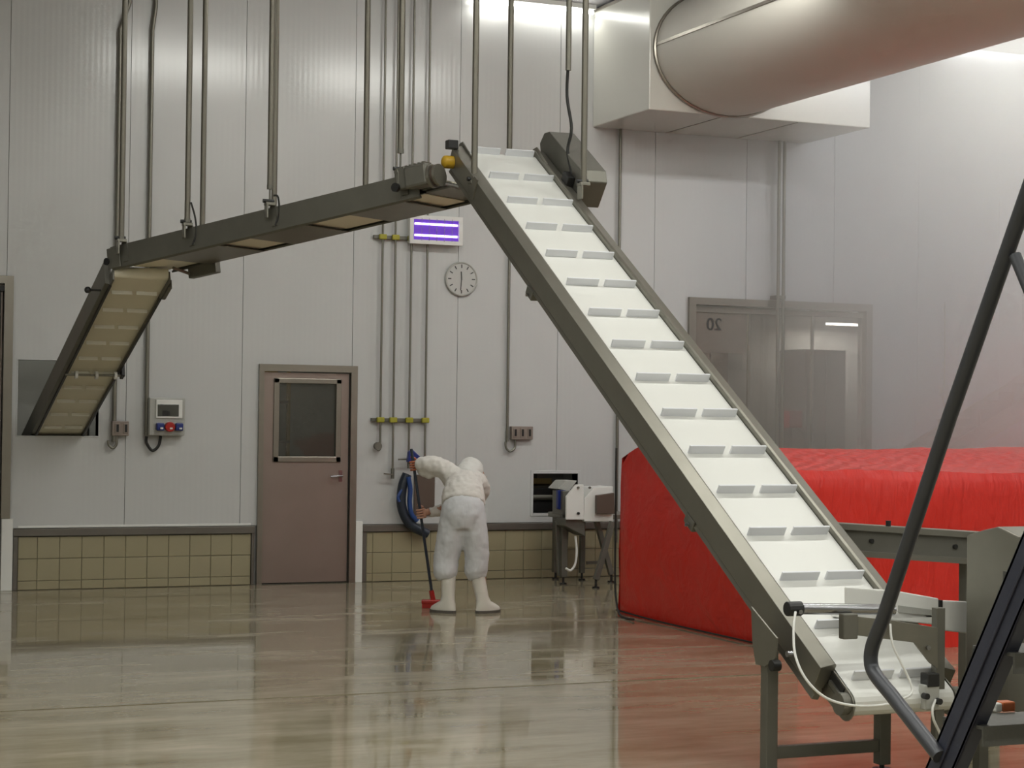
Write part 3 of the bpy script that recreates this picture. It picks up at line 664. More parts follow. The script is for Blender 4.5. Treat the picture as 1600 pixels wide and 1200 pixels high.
# hangers
def s_at(px, w, h):                                # where along the conveyor a hanger at image x stands
    lo, hi = -.5, 4.0
    for _ in range(40):
        mid = (lo+hi)/2; p = tp(mid, h, w)-CAM; x = 800+F_PX*p.dot(CR)/p.dot(_fw)
        if x < px: lo = mid
        else: hi = mid
    return lo
names = ['leftmost front hanger pipe of the overhead transfer conveyor', 'second front hanger pipe of the overhead transfer conveyor, with a looped cable', 'third front hanger pipe of the overhead transfer conveyor', 'front hanger pipe at the motor end of the overhead transfer conveyor']
for i, (px, dz) in enumerate(((190, .02), (293, .03), (422, .12), (626, .14))):
    s = s_at(px, -.03, HM); p = tp(s, HM+.02, -.03); hanger(None, p.x, p.y, p.z, names[i], drop=dz)
    MB().obox(tp(s-.02, .03, -.010), D*.05, H*.010, UPV*(HM-.02)).build('hanger_lug', 'steel_dark', tc_)
    if i in (1, 2):
        t = thing('hanger_cable', p, 'short black cable looping from the '+('second' if i == 1 else 'third')+' front hanger pipe', 'cable')
        MB().tube(smooth_path([p+Vector((.02, -.02, .16 if i == 1 else .06)), p+Vector((.05, -.03, .05)), p+Vector((.06, -.03, -.06)), p+Vector((.035, -.02, -.15))], 6), .007, 8).build('cable', 'rubber', t, smooth=True)
names = ['leftmost rear hanger pipe of the overhead transfer conveyor', 'second rear hanger pipe of the overhead transfer conveyor', 'third rear hanger pipe of the overhead transfer conveyor']
for i, px in enumerate((316, 428, 571)):
    s = s_at(px, WM+.02, HM); p = tp(s, HM+.01, WM+.02); hanger(None, p.x, p.y, p.z, names[i])
p = atY(796, 232, -5.0); hanger(None, p.x, p.y, 3.3, 'hanger pipe coming down behind the top of the white incline belt')
MB().beam(tp(LM+.05, .08, WM-.02), (p.x, p.y, 3.3), .03, .04).build('hanger_arm', 'steel_dark', tc_)

# ------------------------------------------------------------------ descending conveyor into the hatch
DX0, DX1 = 2.77, 3.18
E0 = Vector((0, -3.52, 2.665)); E1 = Vector((0, .55, 1.262))
dd = (E1-E0).normalized(); dn = Vector((0, -dd.z, dd.y));
if dn.z < 0: dn = -dn
LD = (E1-E0).length
def ep(s, n, x): return Vector((x, 0, 0))+E0+dd*s+dn*n
dc = thing('descending_conveyor', (2.97, -1.8, 1.9), 'narrow cleated conveyor sloping down into the left wall hatch', 'conveyor')
db = MB().obox(ep(.30, .10, DX0), (DX1-DX0, 0, 0), dd*(LD-.30), dn*.010).build('belt', 'belt_dull', dc)
rb = MB().obox(ep(.05, .0, DX0), (DX1-DX0, 0, 0), dd*(LD-.05), dn*.010).build('return_belt', 'belt_dull', dc)
MB().cyl(ep(.04, .045, DX0), ep(.04, .045, DX1), .045, 18).build('roller', 'belt_dull', dc, smooth=True)
for sg, x, s_st in ((-1, DX0, .12), (1, DX1, .34)):
    w_ = .05 if sg < 0 else .028
    rl = MB().prism([ep(0, -.022, x), ep(0, .170, x), ep(0, .170, x+sg*w_), ep(0, -.012, x+sg*w_)], dd*(LD-s_st))
    for v in rl.v: v += dd*s_st
    rl.build('side_rail', 'steel_dark', dc, bevel=.003)
    MB().obox(ep(s_st, -.034, x), (sg*.018, 0, 0), dd*(LD-s_st), dn*.012).build('wear_strip', 'black', dc)
    MB().obox(ep(.0, -.03, x), (sg*.014, 0, 0), dd*(s_st+.06), dn*.085).build('end_plate', 'steel_dark', dc, bevel=.003)
first = None
for run, (n0, hgt, par) in enumerate(((0.11, .035, db), (0.0, -.030, rb))):
    for i in range(12):
        for j in range(2):
            s = .28+i*.36; x0 = DX0+.03+j*.19
            if s > LD-.05: continue
            if i == 0 and j == 0: first = MB().obox(ep(s, n0, x0), (.16, 0, 0), dd*.012, dn*hgt).build('cleat', 'cleat_dull', par, bevel=.003); fs, fx = s, x0
            else:
                c2 = first.copy(); COL.objects.link(c2); c2.location = Vector(first.location)+dd*(s-fs)+Vector((x0-fx, 0, 0))
sm = 2.02
ro = MB().cyl(ep(sm, -.055, DX0-.03), ep(sm, -.055, DX1+.06), .010, 10).build('hold_down_rod', 'steel', dc, smooth=True)
for x in (DX0+.05, DX0+.22, DX1-.03): MB().cyl(ep(sm, -.055, x), ep(sm, -.055, x+.022), .034, 14).build('hold_down_wheel', 'white_plastic', ro)
MB().obox(ep(sm-.05, -.07, DX1+.025), (.03, 0, 0), dd*.10, dn*.13).build('bracket', 'black', dc, bevel=.005)
kb = atX(137, 453, DX0-.15)
MB().cyl(kb, (DX0-.04, kb.y, kb.z), .008, 8).sphere(kb, .026).build('clamp_knob', 'black', dc, smooth=True)
MB().obox(ep(.10, -.04, DX1+.016), (.03, 0, 0), dd*.24, dn*.07).build('end_bracket', 'steel_dark', dc, bevel=.005)

# ------------------------------------------------------------------ wall services
def wall_tube(name, label, cat, pts, r, m='conduit', group=None, y=-.035):
    t = thing(name, (pts[-1][0], y, pts[-1][1]), label, cat, group)
    MB().tube([(a, y, b) for a, b in pts], r, 12).build('pipe', m, t, smooth=True)
    return t
# four supply pipes with yellow clamp rails
ends = {6.084: atY(588, 692).z, 6.218: atY(612, 738).z, 6.386: atY(637, 716).z, 6.556: atY(662, 716).z}
lab = ['leftmost of the four thin wall pipes, ending in a round valve', 'second of the four thin wall pipes, reaching lowest', 'third of the four thin wall pipes, above the blue hose', 'rightmost of the four thin wall pipes']
for i, (x, z) in enumerate(ends.items()):
    t = wall_tube('supply_pipe', lab[i], 'pipe', [(x, z), (x, ZC)], .011, 'conduit', 'supply pipes on the wall', -.06)
    if i == 0:
        MB().tube(smooth_path([(x, -.06, z), (x, -.07, z-.05), (x-.03, -.09, z-.07), (x-.05, -.08, z-.03)], 5), .011, 10).build('elbow', 'conduit', t, smooth=True)
        MB().cyl((x-.03, -.05, z-.03), (x-.03, -.10, z-.03), .038, 16).build('valve', 'steel_dark', t, smooth=True)
    elif i == 1:
        MB().cyl((x, -.06, z-.06), (x, -.06, z+.04), .018, 12).build('valve', 'steel_dark', t, smooth=True); MB().beam((x, -.08, z-.02), (x-.10, -.09, z-.01), .014, .014).build('valve_handle', 'steel', t)
    elif i == 2:
        MB().cyl((x, -.06, z-.10), (x, -.06, z+.02), .016, 12).build('valve', 'steel_dark', t, smooth=True); MB().beam((x, -.08, z-.01), (x-.12, -.09, z-.01), .014, .014).build('valve_handle', 'steel', t)
    else: MB().cyl((x, -.06, z-.06), (x, -.06, z+.02), .016, 12).build('valve', 'steel_dark', t, smooth=True)
for nm, z, x1 in (('upper', atY(600, 371).z, 6.42), ('lower', atY(600, 656).z, 6.60)):
    t = thing('clamp_rail', (6.3, -.03, z), nm+' yellow clamp rail holding the thin wall pipes', 'clamp rail')
    MB().box((6.0, -.04, z-.018), (x1, -.002, z+.018)).build('rail', 'steel_dark', t, bevel=.003)
    for x in ends:
        if x < x1: MB().box((x-.038, -.082, z-.026), (x+.038, -.04, z+.026)).build('clamp', 'olive', t, bevel=.008)
# conduits with bends near the ceiling
p0 = atY(170, 690); zb = atY(174, 45).z; zt2 = atY(188, 5).z
wall_tube('wall_conduit', 'wall conduit behind the overhead conveyor, feeding the small two-way socket', 'conduit', [(3.47, p0.z), (3.47, zb), (3.55, zt2), (3.55, ZC)], .021, 'conduit', 'wall conduits')
zb = atY(234, 48).z
wall_tube('wall_conduit', 'wall conduit running down to the grey power box', 'conduit', [(3.772, atY(228, 680).z), (3.772, zb), (3.80, zb+.22), (3.80, ZC)], .020, 'conduit', 'wall conduits')
wall_tube('wall_conduit', 'wall conduit below the incline conveyor, feeding the three-way socket', 'conduit', [(7.455, atY(790, 690).z), (7.455, ZC)], .014, 'conduit', 'wall conduits')
wall_tube('wall_conduit', 'tall conduit down the wall just left of the red tarpaulin', 'conduit', [(8.70, .35), (8.70, ZC)], .016, 'conduit', 'wall conduits')
t = thing('wall_conduit', (10.6, -.12, 1.0), 'pair of pipes standing in front of the clear curtain door', 'conduit', 'wall conduits')
for x in (10.57, 10.635): MB().cyl((x, -.12, .0), (x, -.12, 4.66), .018, 12).build('pipe', 'conduit', t, smooth=True)
MB().box((10.54, -.13, 2.95), (10.66, -.0, 2.99)).build('clamp', 'steel_dark', t)
wall_tube('wall_conduit', 'faint thin conduit on the right wall panel above a small outlet', 'conduit', [(12.80, 2.05), (12.80, 3.0)], .008, 'conduit', 'wall conduits')
t = thing('wall_outlet', (12.82, 0, 1.9), 'small outlet with looped lead on the right wall panel', 'outlet')
MB().box((12.75, -.05, 1.93), (12.86, 0, 2.06)).build('housing', 'grey_plastic', t, bevel=.006)
MB().tube(smooth_path([(12.77, -.04, 1.93), (12.78, -.06, 1.84), (12.83, -.06, 1.83), (12.84, -.04, 1.93)], 6), .008, 8).build('lead', 'rubber', t, smooth=True)
# black cable hanging at the corner of the tarpaulin
t = thing('floor_cable', (7.0, -3.4, 0), 'black cable running down beside the left corner of the red tarpaulin', 'cable')
MB().tube(smooth_path([atY(963, 700, -3.35), atY(962, 800, -3.35), atY(961, 900, -3.35), atY(963, 940, -3.4), atZ(970, 962, .015), atZ(990, 968, .015)], 6), .009, 8).build('cable', 'rubber', t, smooth=True)

def socket(px0, py0, px1, py1, n, label, loop):
    a, b = atY(px0, py0, -.05), atY(px1, py1, -.05); t = thing('wall_socket', ((a.x+b.x)/2, 0, b.z), label, 'socket')
    MB().box((a.x, -.065, b.z), (b.x, 0, a.z)).build('housing', 'socket_brown', t, bevel=.006)
    for i in range(n):
        xc = a.x+(b.x-a.x)*(i+.5+(.12 if n == 2 else 0))/n; w = (b.x-a.x)/n*.30
        o = MB().box((xc-w, -.072, b.z+.02), (xc+w, -.060, a.z-.02)).build('cover', 'socket_brown', t, bevel=.003)
        MB().box((xc-w*.45, -.076, b.z+.035), (xc+w*.45, -.070, a.z-.030)).build('slot', 'black', o)
    MB().tube(smooth_path(loop, 6), .012, 8).build('lead', 'conduit', t, smooth=True)
pp = lambda x, y: atY(x, y, -.04)
socket(175, 658, 201, 681, 2, 'taupe two-way wall socket by the end of the descending conveyor', [pp(169, 688), pp(170, 695), pp(176, 700), pp(182, 694), pp(182, 680)])
socket(799, 666, 832, 687, 3, 'taupe three-way wall socket between clock and tarpaulin', [pp(790, 690), pp(791, 700), pp(797, 705), pp(804, 700), pp(805, 687)])
# grey power box
a, b = atY(233, 621, -.1), atY(289, 681, -.1)
t = thing('power_box', ((a.x+b.x)/2, 0, b.z), 'grey power box with dark display and three round coloured plugs', 'power box')
MB().box((a.x, -.10, b.z), (b.x, 0, a.z)).build('housing', 'grey_plastic', t, bevel=.012)
MB().box((a.x+.005, -.115, b.z+.005), (a.x+.045, -.05, a.z-.005)).build('hinge_strip', 'grey_plastic', t, bevel=.004)
w_, h_ = b.x-a.x, a.z-b.z
MB().box((a.x+.19*w_, -.112, b.z+.46*h_), (b.x-.03, -.10, a.z-.02)).build('cover_frame', 'white_plastic', t, bevel=.004)
MB().box((a.x+.23*w_, -.116, b.z+.51*h_), (b.x-.065, -.105, a.z-.062)).build('display', 'display', t, bevel=.002)
MB().box((a.x+.36*w_, -.118, b.z+.53*h_), (a.x+.56*w_, -.116, b.z+.66*h_)).build('display_mark', 'black', t)
for i, (fx, m_) in enumerate(((.30, 'blue'), (.56, 'red_plastic'), (.82, 'blue'))):
    xc = a.x+fx*w_; zc_ = b.z+.235*h_; r_ = .036 if i != 1 else .047
    if i == 1: o = MB().cyl((xc, -.09, zc_), (xc, -.15, zc_), r_, 20).build('plug_cover', m_, t, bevel=.006)
    else: o = MB().box((xc-r_, -.145, zc_-r_), (xc+r_, -.09, zc_+r_)).build('plug_cover', m_, t, bevel=.01)
    o['label'] = ('red' if i == 1 else 'blue')+' plug cover'
    MB().box((xc-.004, -.156, zc_-.022), (xc+.022, -.149 if i == 1 else -.144, zc_-.006)).build('plug_latch', 'white_plastic', o)
MB().tube(smooth_path([pp(229, 682), pp(229, 692), pp(238, 704), pp(248, 696), pp(251, 681)], 6), .014, 8).build('lead', 'rubber', t, smooth=True)
# insect lamp
a, b = atY(641, 335, -.12), atY(723, 384, -.12)
t = thing('insect_lamp', ((a.x+b.x)/2, 0, b.z), 'violet glowing insect lamp on the wall under the overhead conveyor end', 'insect lamp')
MB().box((a.x+.01, -.09, b.z+.01), (b.x-.01, 0, a.z-.01)).build('housing', 'white_plastic', t, bevel=.006)
MB().box((a.x+.04, -.096, b.z+.04), (b.x-.04, -.088, a.z-.04)).build('lit_grid', 'uv_back', t)
holed(MB(), a.x, b.x, b.z, a.z, -.12, -.085, [(a.x+.04, b.x-.04, b.z+.04, a.z-.04)]).build('front_frame', 'white_plastic', t, bevel=.004)
for f in (.30, .70): MB().cyl((a.x+.055, -.108, b.z+f*(a.z-b.z)), (b.x-.055, -.108, b.z+f*(a.z-b.z)), .0115, 12).build('tube', 'uv_tube', t, smooth=True)
for i in range(1, 6):
    xx = a.x+.04+(b.x-a.x-.08)*i/6; MB().cyl((xx, -.13, b.z+.03), (xx, -.13, a.z-.03), .002, 6).build('guard_wire', 'chrome', t)
# wall clock
c = atY(721, 436, -.02); R_ = .165
t = thing('wall_clock', (c.x, 0, c.z-R_), 'round wall clock with pale dial on the white panels', 'clock')
MB().cyl((c.x, 0, c.z), (c.x, -.025, c.z), R_-.008, 40).build('dial', 'clock_face', t, smooth=True)
rim = MB().tube([(c.x+R_*math.cos(2*math.pi*i/40), -.022, c.z+R_*math.sin(2*math.pi*i/40)) for i in range(41)], .011, 8, False).build('rim', 'grey_plastic', t, smooth=True)
for i in range(12):
    an = math.pi*i/6; rr_ = R_*.78; L_ = .017
    MB().beam((c.x+(rr_-L_)*math.sin(an), -.0265, c.z+(rr_-L_)*math.cos(an)), (c.x+(rr_+L_)*math.sin(an), -.0265, c.z+(rr_+L_)*math.cos(an)), .010, .003, (0, 1, 0)).build('hour_mark', 'hand', t)
MB().beam((c.x, -.029, c.z-.012), (c.x-.006, -.029, c.z+.075), .011, .003, (0, 1, 0)).build('hour_hand', 'hand', t)
MB().beam((c.x, -.031, c.z+.02), (c.x-.012, -.031, c.z-.115), .008, .003, (0, 1, 0)).build('minute_hand', 'hand', t)

# hose on the wall with its backing plate
t = thing('wall_hose', (6.45, -.1, .55), 'blue and black hose coiled on the wall behind the worker', 'hose')
hy = -.10
hp = lambda x, y, d=0: atY(x, y, hy+d)
MB().tube(smooth_path([hp(636, 741), hp(629, 760), hp(627, 785), hp(632, 805), hp(642, 820), hp(655, 828), hp(668, 834)], 8), .048, 10).build('dark_loop', 'hose_dark', t, smooth=True)
MB().tube(smooth_path([hp(638, 745, -.05), hp(641, 765, -.05), hp(640, 785, -.05), hp(643, 803, -.05), hp(652, 814, -.05)], 8), .024, 10).build('blue_loop', 'hose_blue', t, smooth=True)
MB().tube(smooth_path([hp(628, 765, -.03), hp(622, 776, -.03), hp(624, 784, -.03)], 6), .016, 8).build('nozzle', 'hose_blue', t, smooth=True)
MB().prism([hp(634, 722, -.02), hp(636, 705, -.02), hp(642, 702, -.02), hp(655, 714, -.02), hp(646, 720, -.02)], (0, -.06, 0)).build('blue_funnel', 'blue', t, bevel=.01)
a, b = hp(652, 742), hp(679, 806)
t = thing('splash_plate', ((a.x+b.x)/2, 0, b.z), 'brown steel plate on the wall beside the coiled hose', 'plate')
MB().box((a.x, -.02, b.z), (b.x+.03, 0, a.z)).build('sheet', 'brown', t, bevel=.003)

# ------------------------------------------------------------------ duct box and round duct
BX0, BY, BZ = 8.392, -1.278, 4.668
t = thing('air_unit', (9.4, -.6, BZ), 'pale box-shaped air unit on the wall under the ceiling', 'air unit')
MB().box((BX0, BY, BZ), (10.95, -.001, ZC-.02)).build('casing', 'duct_box', t, bevel=.01)
MB().box((BX0-.006, BY-.006, ZC-.06), (10.96, -.001, ZC-.03)).build('top_flange', 'frame', t)
for xx in (9.25, 10.1): MB().box((xx-.008, -1.27, BZ-.004), (xx+.008, -.01, BZ+.002)).build('seam', 'frame', t)
DR = .80; DSZ = .775; DCx, DCz = 9.25, 5.285
t = thing('round_duct', (DCx, -6, DCz-DR), 'wide pale round air duct running overhead from the air unit', 'duct')
def squash(mb):
    for v in mb.v: v.z = DCz+(v.z-DCz)*DSZ
    return mb
prof_d = []
dm = MB(); rs = []; path = []
for i in range(49):
    y = BY-.004-i*.25; path.append((DCx, y, DCz)); rs.append(DR)
squash(dm.tube(path, DR, 48, True)).build('duct_skin', 'duct', t, smooth=True)
MB().beam((DCx-DR-.004, BY-.01, DCz+.02), (DCx-DR-.004, BY-12.0, DCz+.02), .012, .03).build('seam', 'frame', t)
squash(MB().tube([(DCx+(DR+.01)*math.cos(2*math.pi*k/48), BY-.02, DCz+(DR+.01)*math.sin(2*math.pi*k/48)) for k in range(49)], .02, 8, False)).build('collar', 'frame', t, smooth=True)

# ------------------------------------------------------------------ small outfeed machine by the right hatch
q0 = [atZ(868, 905), atZ(880, 913), atZ(909, 906), atZ(931, 919), atZ(955, 910)]
om = thing('outfeed_conveyor', (8.0, -.6, 0), 'small outfeed conveyor with white guards on crossed legs below the right hatch', 'conveyor')
def omleg(a, b, w=.045):
    o = MB().beam(a, b, w, w, (0, 1, 0)).build('leg', 'steel_dark', om, bevel=.004)
    f = min((Vector(a), Vector(b)), key=lambda v: v.z)
    MB().cyl((f.x, f.y, 0), (f.x, f.y, .014), .036, 14).cyl((f.x, f.y, .014), (f.x, f.y, .09), .012, 8).build('levelling_foot', 'black', o)
Yo = -.62
omleg((q0[0].x, q0[0].y, .07), (q0[0].x, q0[0].y, .72), .06)
omleg((q0[1].x, q0[1].y, .07), (q0[1].x, q0[1].y, .68), .06)
omleg((q0[2].x, q0[2].y, .07), (q0[2].x, q0[2].y, .62), .05)
ya, yb = q0[3].y, q0[4].y
omleg((q0[3].x, ya, .08), (atY(957, 805, ya).x, ya, .64), .05)
omleg((q0[4].x, yb, .08), (atY(932, 805, yb).x, yb, .62), .05)
def omp(pts, y, th, name, m):
    return MB().prism([atY(px_, py_, y) for px_, py_ in pts], (0, th, 0)).build(name, m, om, bevel=.005)
omp([(885, 776), (900, 757), (912, 757), (913, 812), (885, 812)], -1.0, .03, 'guard_plate', 'white_plastic')
omp([(913, 779), (928, 762), (958, 760), (958, 815), (913, 815)], -1.0, .30, 'guard_plate', 'white_plastic')
omp([(872, 764), (884, 751), (902, 751), (889, 768)], -.75, .25, 'chute_top', 'grey_plastic')
omp([(872, 766), (884, 766), (884, 800), (872, 795)], -.75, .05, 'drive_cover', 'blue')
omp([(884, 811), (914, 811), (914, 838), (884, 822)], -.95, .25, 'drive_housing', 'steel_dark')
omp([(933, 774), (960, 770), (961, 803), (933, 803)], -1.06, .05, 'side_cover', 'brown')
bq = atY(903, 802, -1.0)
MB().cyl(bq, bq+Vector((0, -.02, 0)), .013, 12).build('knob', 'black', om)
for px_ in (903, 921):
    bq = atY(px_, 762, -1.0); MB().cyl(bq, bq+Vector((0, -.015, 0)), .012, 12).build('bolt', 'steel_dark', om)
a, b = atY(866, 775, -.45), atY(958, 812, -.45)
MB().box((a.x, -.9, b.z+.03), (b.x+.1, -.3, b.z+.08)).build('bed', 'steel', om, bevel=.005)
MB().box((q0[2].x-.02, -.50, .17), (q0[4].x+.05, -.47, .20)).build('stretcher', 'steel_dark', om)
MB().box((atY(866, 800, -.6).x, -.80, .0+atY(866, 800, -.6).z-.02), (atY(884, 800, -.6).x, -.55, atY(866, 766, -.6).z)).build('end_post', 'steel_dark', om, bevel=.005)
omp([(868, 815), (884, 812), (889, 830), (884, 900), (872, 900)], -.72, .03, 'leg_panel', 'steel_dark')
MB().tube(smooth_path([atY(899, 838, -.9), atY(901, 860, -.9), atY(899, 880, -.9), atY(892, 891, -.9), atY(884, 888, -.9)], 6), .012, 8).build('hose', 'white_plastic', om, smooth=True)

# ------------------------------------------------------------------ worker with squeegee broom
FEET = atZ(727, 958)
px_r = Vector((CR.x, CR.y, 0)).normalized(); px_d = Vector((_fw.x, _fw.y, 0)).normalized()
def lp(x, y, z): return FEET+px_r*x+px_d*y+Vector((0, 0, z))
def skin(name, verts, edges, radii, m, parent, root=0, sub=2, disp=0.0, dsc=.12):
    me = bpy.data.meshes.new(name); c = lp(0, 0, 0)
    me.from_pydata([lp(*v)-c for v in verts], edges, []); me.update()
    o = bpy.data.objects.new(name, me); COL.objects.link(o); me.materials.append(M[m])
    sk = o.modifiers.new('skin', 'SKIN'); sk.use_smooth_shade = True
    for i, s in enumerate(me.skin_vertices[0].data):
        r = radii[i]; s.radius = r if isinstance(r, tuple) else (r, r); s.use_root = (i == root)
    sd = o.modifiers.new('sub', 'SUBSURF'); sd.levels = sub; sd.render_levels = sub
    if disp:
        tx = bpy.data.textures.new(name+'_folds', 'CLOUDS'); tx.noise_scale = dsc
        dm_ = o.modifiers.new('folds', 'DISPLACE'); dm_.texture = tx; dm_.strength = disp; dm_.mid_level = .5
    bpy.context.view_layer.update(); dg = bpy.context.evaluated_depsgraph_get()
    m2 = bpy.data.meshes.new_from_object(o.evaluated_get(dg)); o.modifiers.clear(); o.data = m2; m2.name = name
    if not m2.materials: m2.materials.append(M[m])
    for p in m2.polygons: p.use_smooth = True
    o.location = c; adopt(o, parent); return o
per = thing('person', FEET, 'worker in white coveralls, hood and boots bending over to scrub the floor', 'person')
LH, RH = (-.475, .40, 1.21), (-.405, .42, .80)
bv = [(-.03, .02, .90), (-.035, .08, .98), (-.04, .22, 1.07), (-.03, .33, 1.13), (.0, .39, 1.17), (.02, .44, 1.18),
      (-.11, .02, .86), (-.165, .03, .50), (-.155, 0, .10), (.05, .02, .86), (.10, .04, .49), (.15, .02, .10),
      (-.15, .32, 1.165), (-.31, .345, 1.225), (-.455, .395, 1.21), (.07, .33, 1.12), (.04, .49, .92), (-.34, .43, .812)]
be = [(0,1),(1,2),(2,3),(3,4),(4,5),(0,6),(6,7),(7,8),(0,9),(9,10),(10,11),(3,12),(12,13),(13,14),(3,15),(15,16),(16,17)]
br_ = [.11, .11, .07, .045, .04, .06, .075, .055, .04, .075, .055, .04, .04, .042, .03, .06, .042, .03]
skin('body', bv, be, br_, 'skin', per)
# clothing: lofted limbs fused into one continuous surface per garment
def garment(name, limbs, m, balls=(), voxel=.012, fold=.013, fsc=.06):
    mb = MB()
    for limb in limbs:
        path = smooth_path([lp(*q[:3]) for q in limb], 4); nL = len(limb)
        rad = []
        for k in range(len(path)):
            f = k/4; i0 = min(int(f), nL-2); t_ = min(1, f-i0); rad.append(limb[i0][3]*(1-t_)+limb[i0+1][3]*t_)
        sq = limb[0][4] if len(limb[0]) > 4 else 1.0
        base_i = len(mb.v); mb.tube(path, rad, 18)
        if sq != 1.0:                               # flatten front to back
            for k in range(len(path)):
                t = (path[min(k+1, len(path)-1)]-path[max(k-1, 0)]).normalized(); fl = px_r.cross(t).normalized()
                for v in range(base_i+k*18, base_i+(k+1)*18):
                    d_ = mb.v[v]-path[k]; mb.v[v] = path[k]+d_-fl*d_.dot(fl)*(1-sq)
    for b_ in balls: mb.sphere(lp(*b_[:3]), b_[3], 16, 10)
    o = mb.build(name, m, per, smooth=True)
    rm = o.modifiers.new('fuse', 'REMESH'); rm.mode = 'VOXEL'; rm.voxel_size = voxel; rm.use_smooth_shade = True
    sm_ = o.modifiers.new('soften', 'SMOOTH'); sm_.iterations = 6; sm_.factor = .5
    if fold:
        tx = bpy.data.textures.new(name+'_folds', 'CLOUDS'); tx.noise_scale = fsc
        dp = o.modifiers.new('folds', 'DISPLACE'); dp.texture = tx; dp.strength = fold; dp.mid_level = .5
    bpy.context.view_layer.update(); dg = bpy.context.evaluated_depsgraph_get()
    m2 = bpy.data.meshes.new_from_object(o.evaluated_get(dg)); o.modifiers.clear(); o.data = m2; m2.name = name
    if not m2.materials: m2.materials.append(M[m])
    for p in m2.polygons: p.use_smooth = True
    return o
garment('trousers', [[(-.033, .05, .925, .165, .80), (-.03, .025, .88, .184), (-.03, .005, .81, .187), (-.03, .0, .70, .15)],
    [(-.10, .01, .82, .118), (-.135, .02, .62, .118), (-.165, .03, .45, .108), (-.17, .01, .335, .104), (-.165, .0, .275, .072)],
    [(.045, .01, .82, .118), (.075, .02, .62, .112), (.09, .03, .47, .102), (.085, .03, .345, .100), (.10, .02, .28, .068)]], 'cloth', [(-.03, .01, .68, .085)])
garment('smock', [[(-.03, .045, .905, .186, .80), (-.030, .09, .965, .182), (-.030, .18, 1.03, .168), (-.025, .26, 1.075, .155), (-.02, .335, 1.105, .11)],
    [(-.12, .31, 1.12, .10), (-.20, .33, 1.185, .086), (-.31, .345, 1.222, .082), (-.39, .365, 1.225, .068), (-.445, .39, 1.213, .044)],
    [(.07, .32, 1.09, .095), (.115, .41, 1.01, .078), (.04, .49, .92, .066), (-.15, .49, .85, .060), (-.335, .43, .812, .042)]], 'smock',
    [(-.13, .31, 1.115, .095), (.06, .32, 1.09, .095), (-.38, .37, 1.17, .050), (-.33, .36, 1.15, .05)], fold=.022, fsc=.045)
garment('hood', [[(-.020, .30, 1.105, .105), (.0, .37, 1.15, .112), (.025, .43, 1.18, .106), (.055, .47, 1.145, .085)]], 'net', [(.02, .42, 1.185, .112)], .012, .010, .05)
# face turned down to the right
fc_ = lp(.090, .475, 1.125)
MB().sphere(fc_, .058, 18, 12, (.9, .95, 1.2)).build('face', 'skin', per, smooth=True)
MB().sphere(fc_+px_r*.052+px_d*.02+Vector((0, 0, -.005)), .014).build('nose', 'skin', per, smooth=True)
for s_ in (.0, .045): MB().sphere(fc_+px_r*.040+px_d*(.005+s_)+Vector((0, 0, .020)), .008).build('eye', 'black', per, smooth=True)
MB().tube([fc_+px_r*.046+px_d*.0+Vector((0, 0, -.034)), fc_+px_r*.048+px_d*.03+Vector((0, 0, -.036))], .005, 8).build('mouth', 'red_plastic', per)
MB().sphere(fc_+px_r*-.005-px_d*.055+Vector((0, 0, .0)), .018, 12, 8, (.6, .5, 1)).build('ear', 'skin', per, smooth=True)
# hands with separate fingers curled round the handle
BR = lp(-.285, .40, .03)                           # broom head on the floor
HT = lp(-.49, .40, 1.36)                           # top of the handle
hd = (HT-BR).normalized()
def on_handle(z): return BR+hd*((z-BR.z)/hd.z)
def hand(zc, side, m, name):
    c = on_handle(zc); ex = (px_r*side); ex = (ex-hd*ex.dot(hd)).normalized(); ey = hd.cross(ex)
    mb = MB()
    pc = c+ex*.034
    mb.obox(pc-ex*.012-ey*.030-hd*.042, ex*.026, ey*.062, hd*.084)
    mb.tube([pc+ex*.0, pc+ex*.05+hd*.01], [.030, .030], 10)
    mb.build(name, m, per, bevel=.010)
    for i, L_ in enumerate((.9, 1.0, .95, .8)):
        zz = -.033+.022*i; r0 = .030
        pts = [c+hd*zz+(ex*math.cos(a)+ey*math.sin(a))*r0 for a in [(-.5-.55*k)*1.0 for k in range(int(5*L_)+1)]]
        MB().tube(smooth_path(pts, 3), .0095, 8).build('finger', m, per, smooth=True)
    pts = [c+hd*.045+(ex*math.cos(a)+ey*math.sin(a))*.030+hd*.012*k for k, a in enumerate((.3, .9, 1.5, 2.1))]
    MB().tube(smooth_path(pts, 3), .011, 8).build('thumb', m, per, smooth=True)
hand(1.215, 1, 'glove', 'left_hand'); hand(.805, 1, 'skin', 'right_hand')
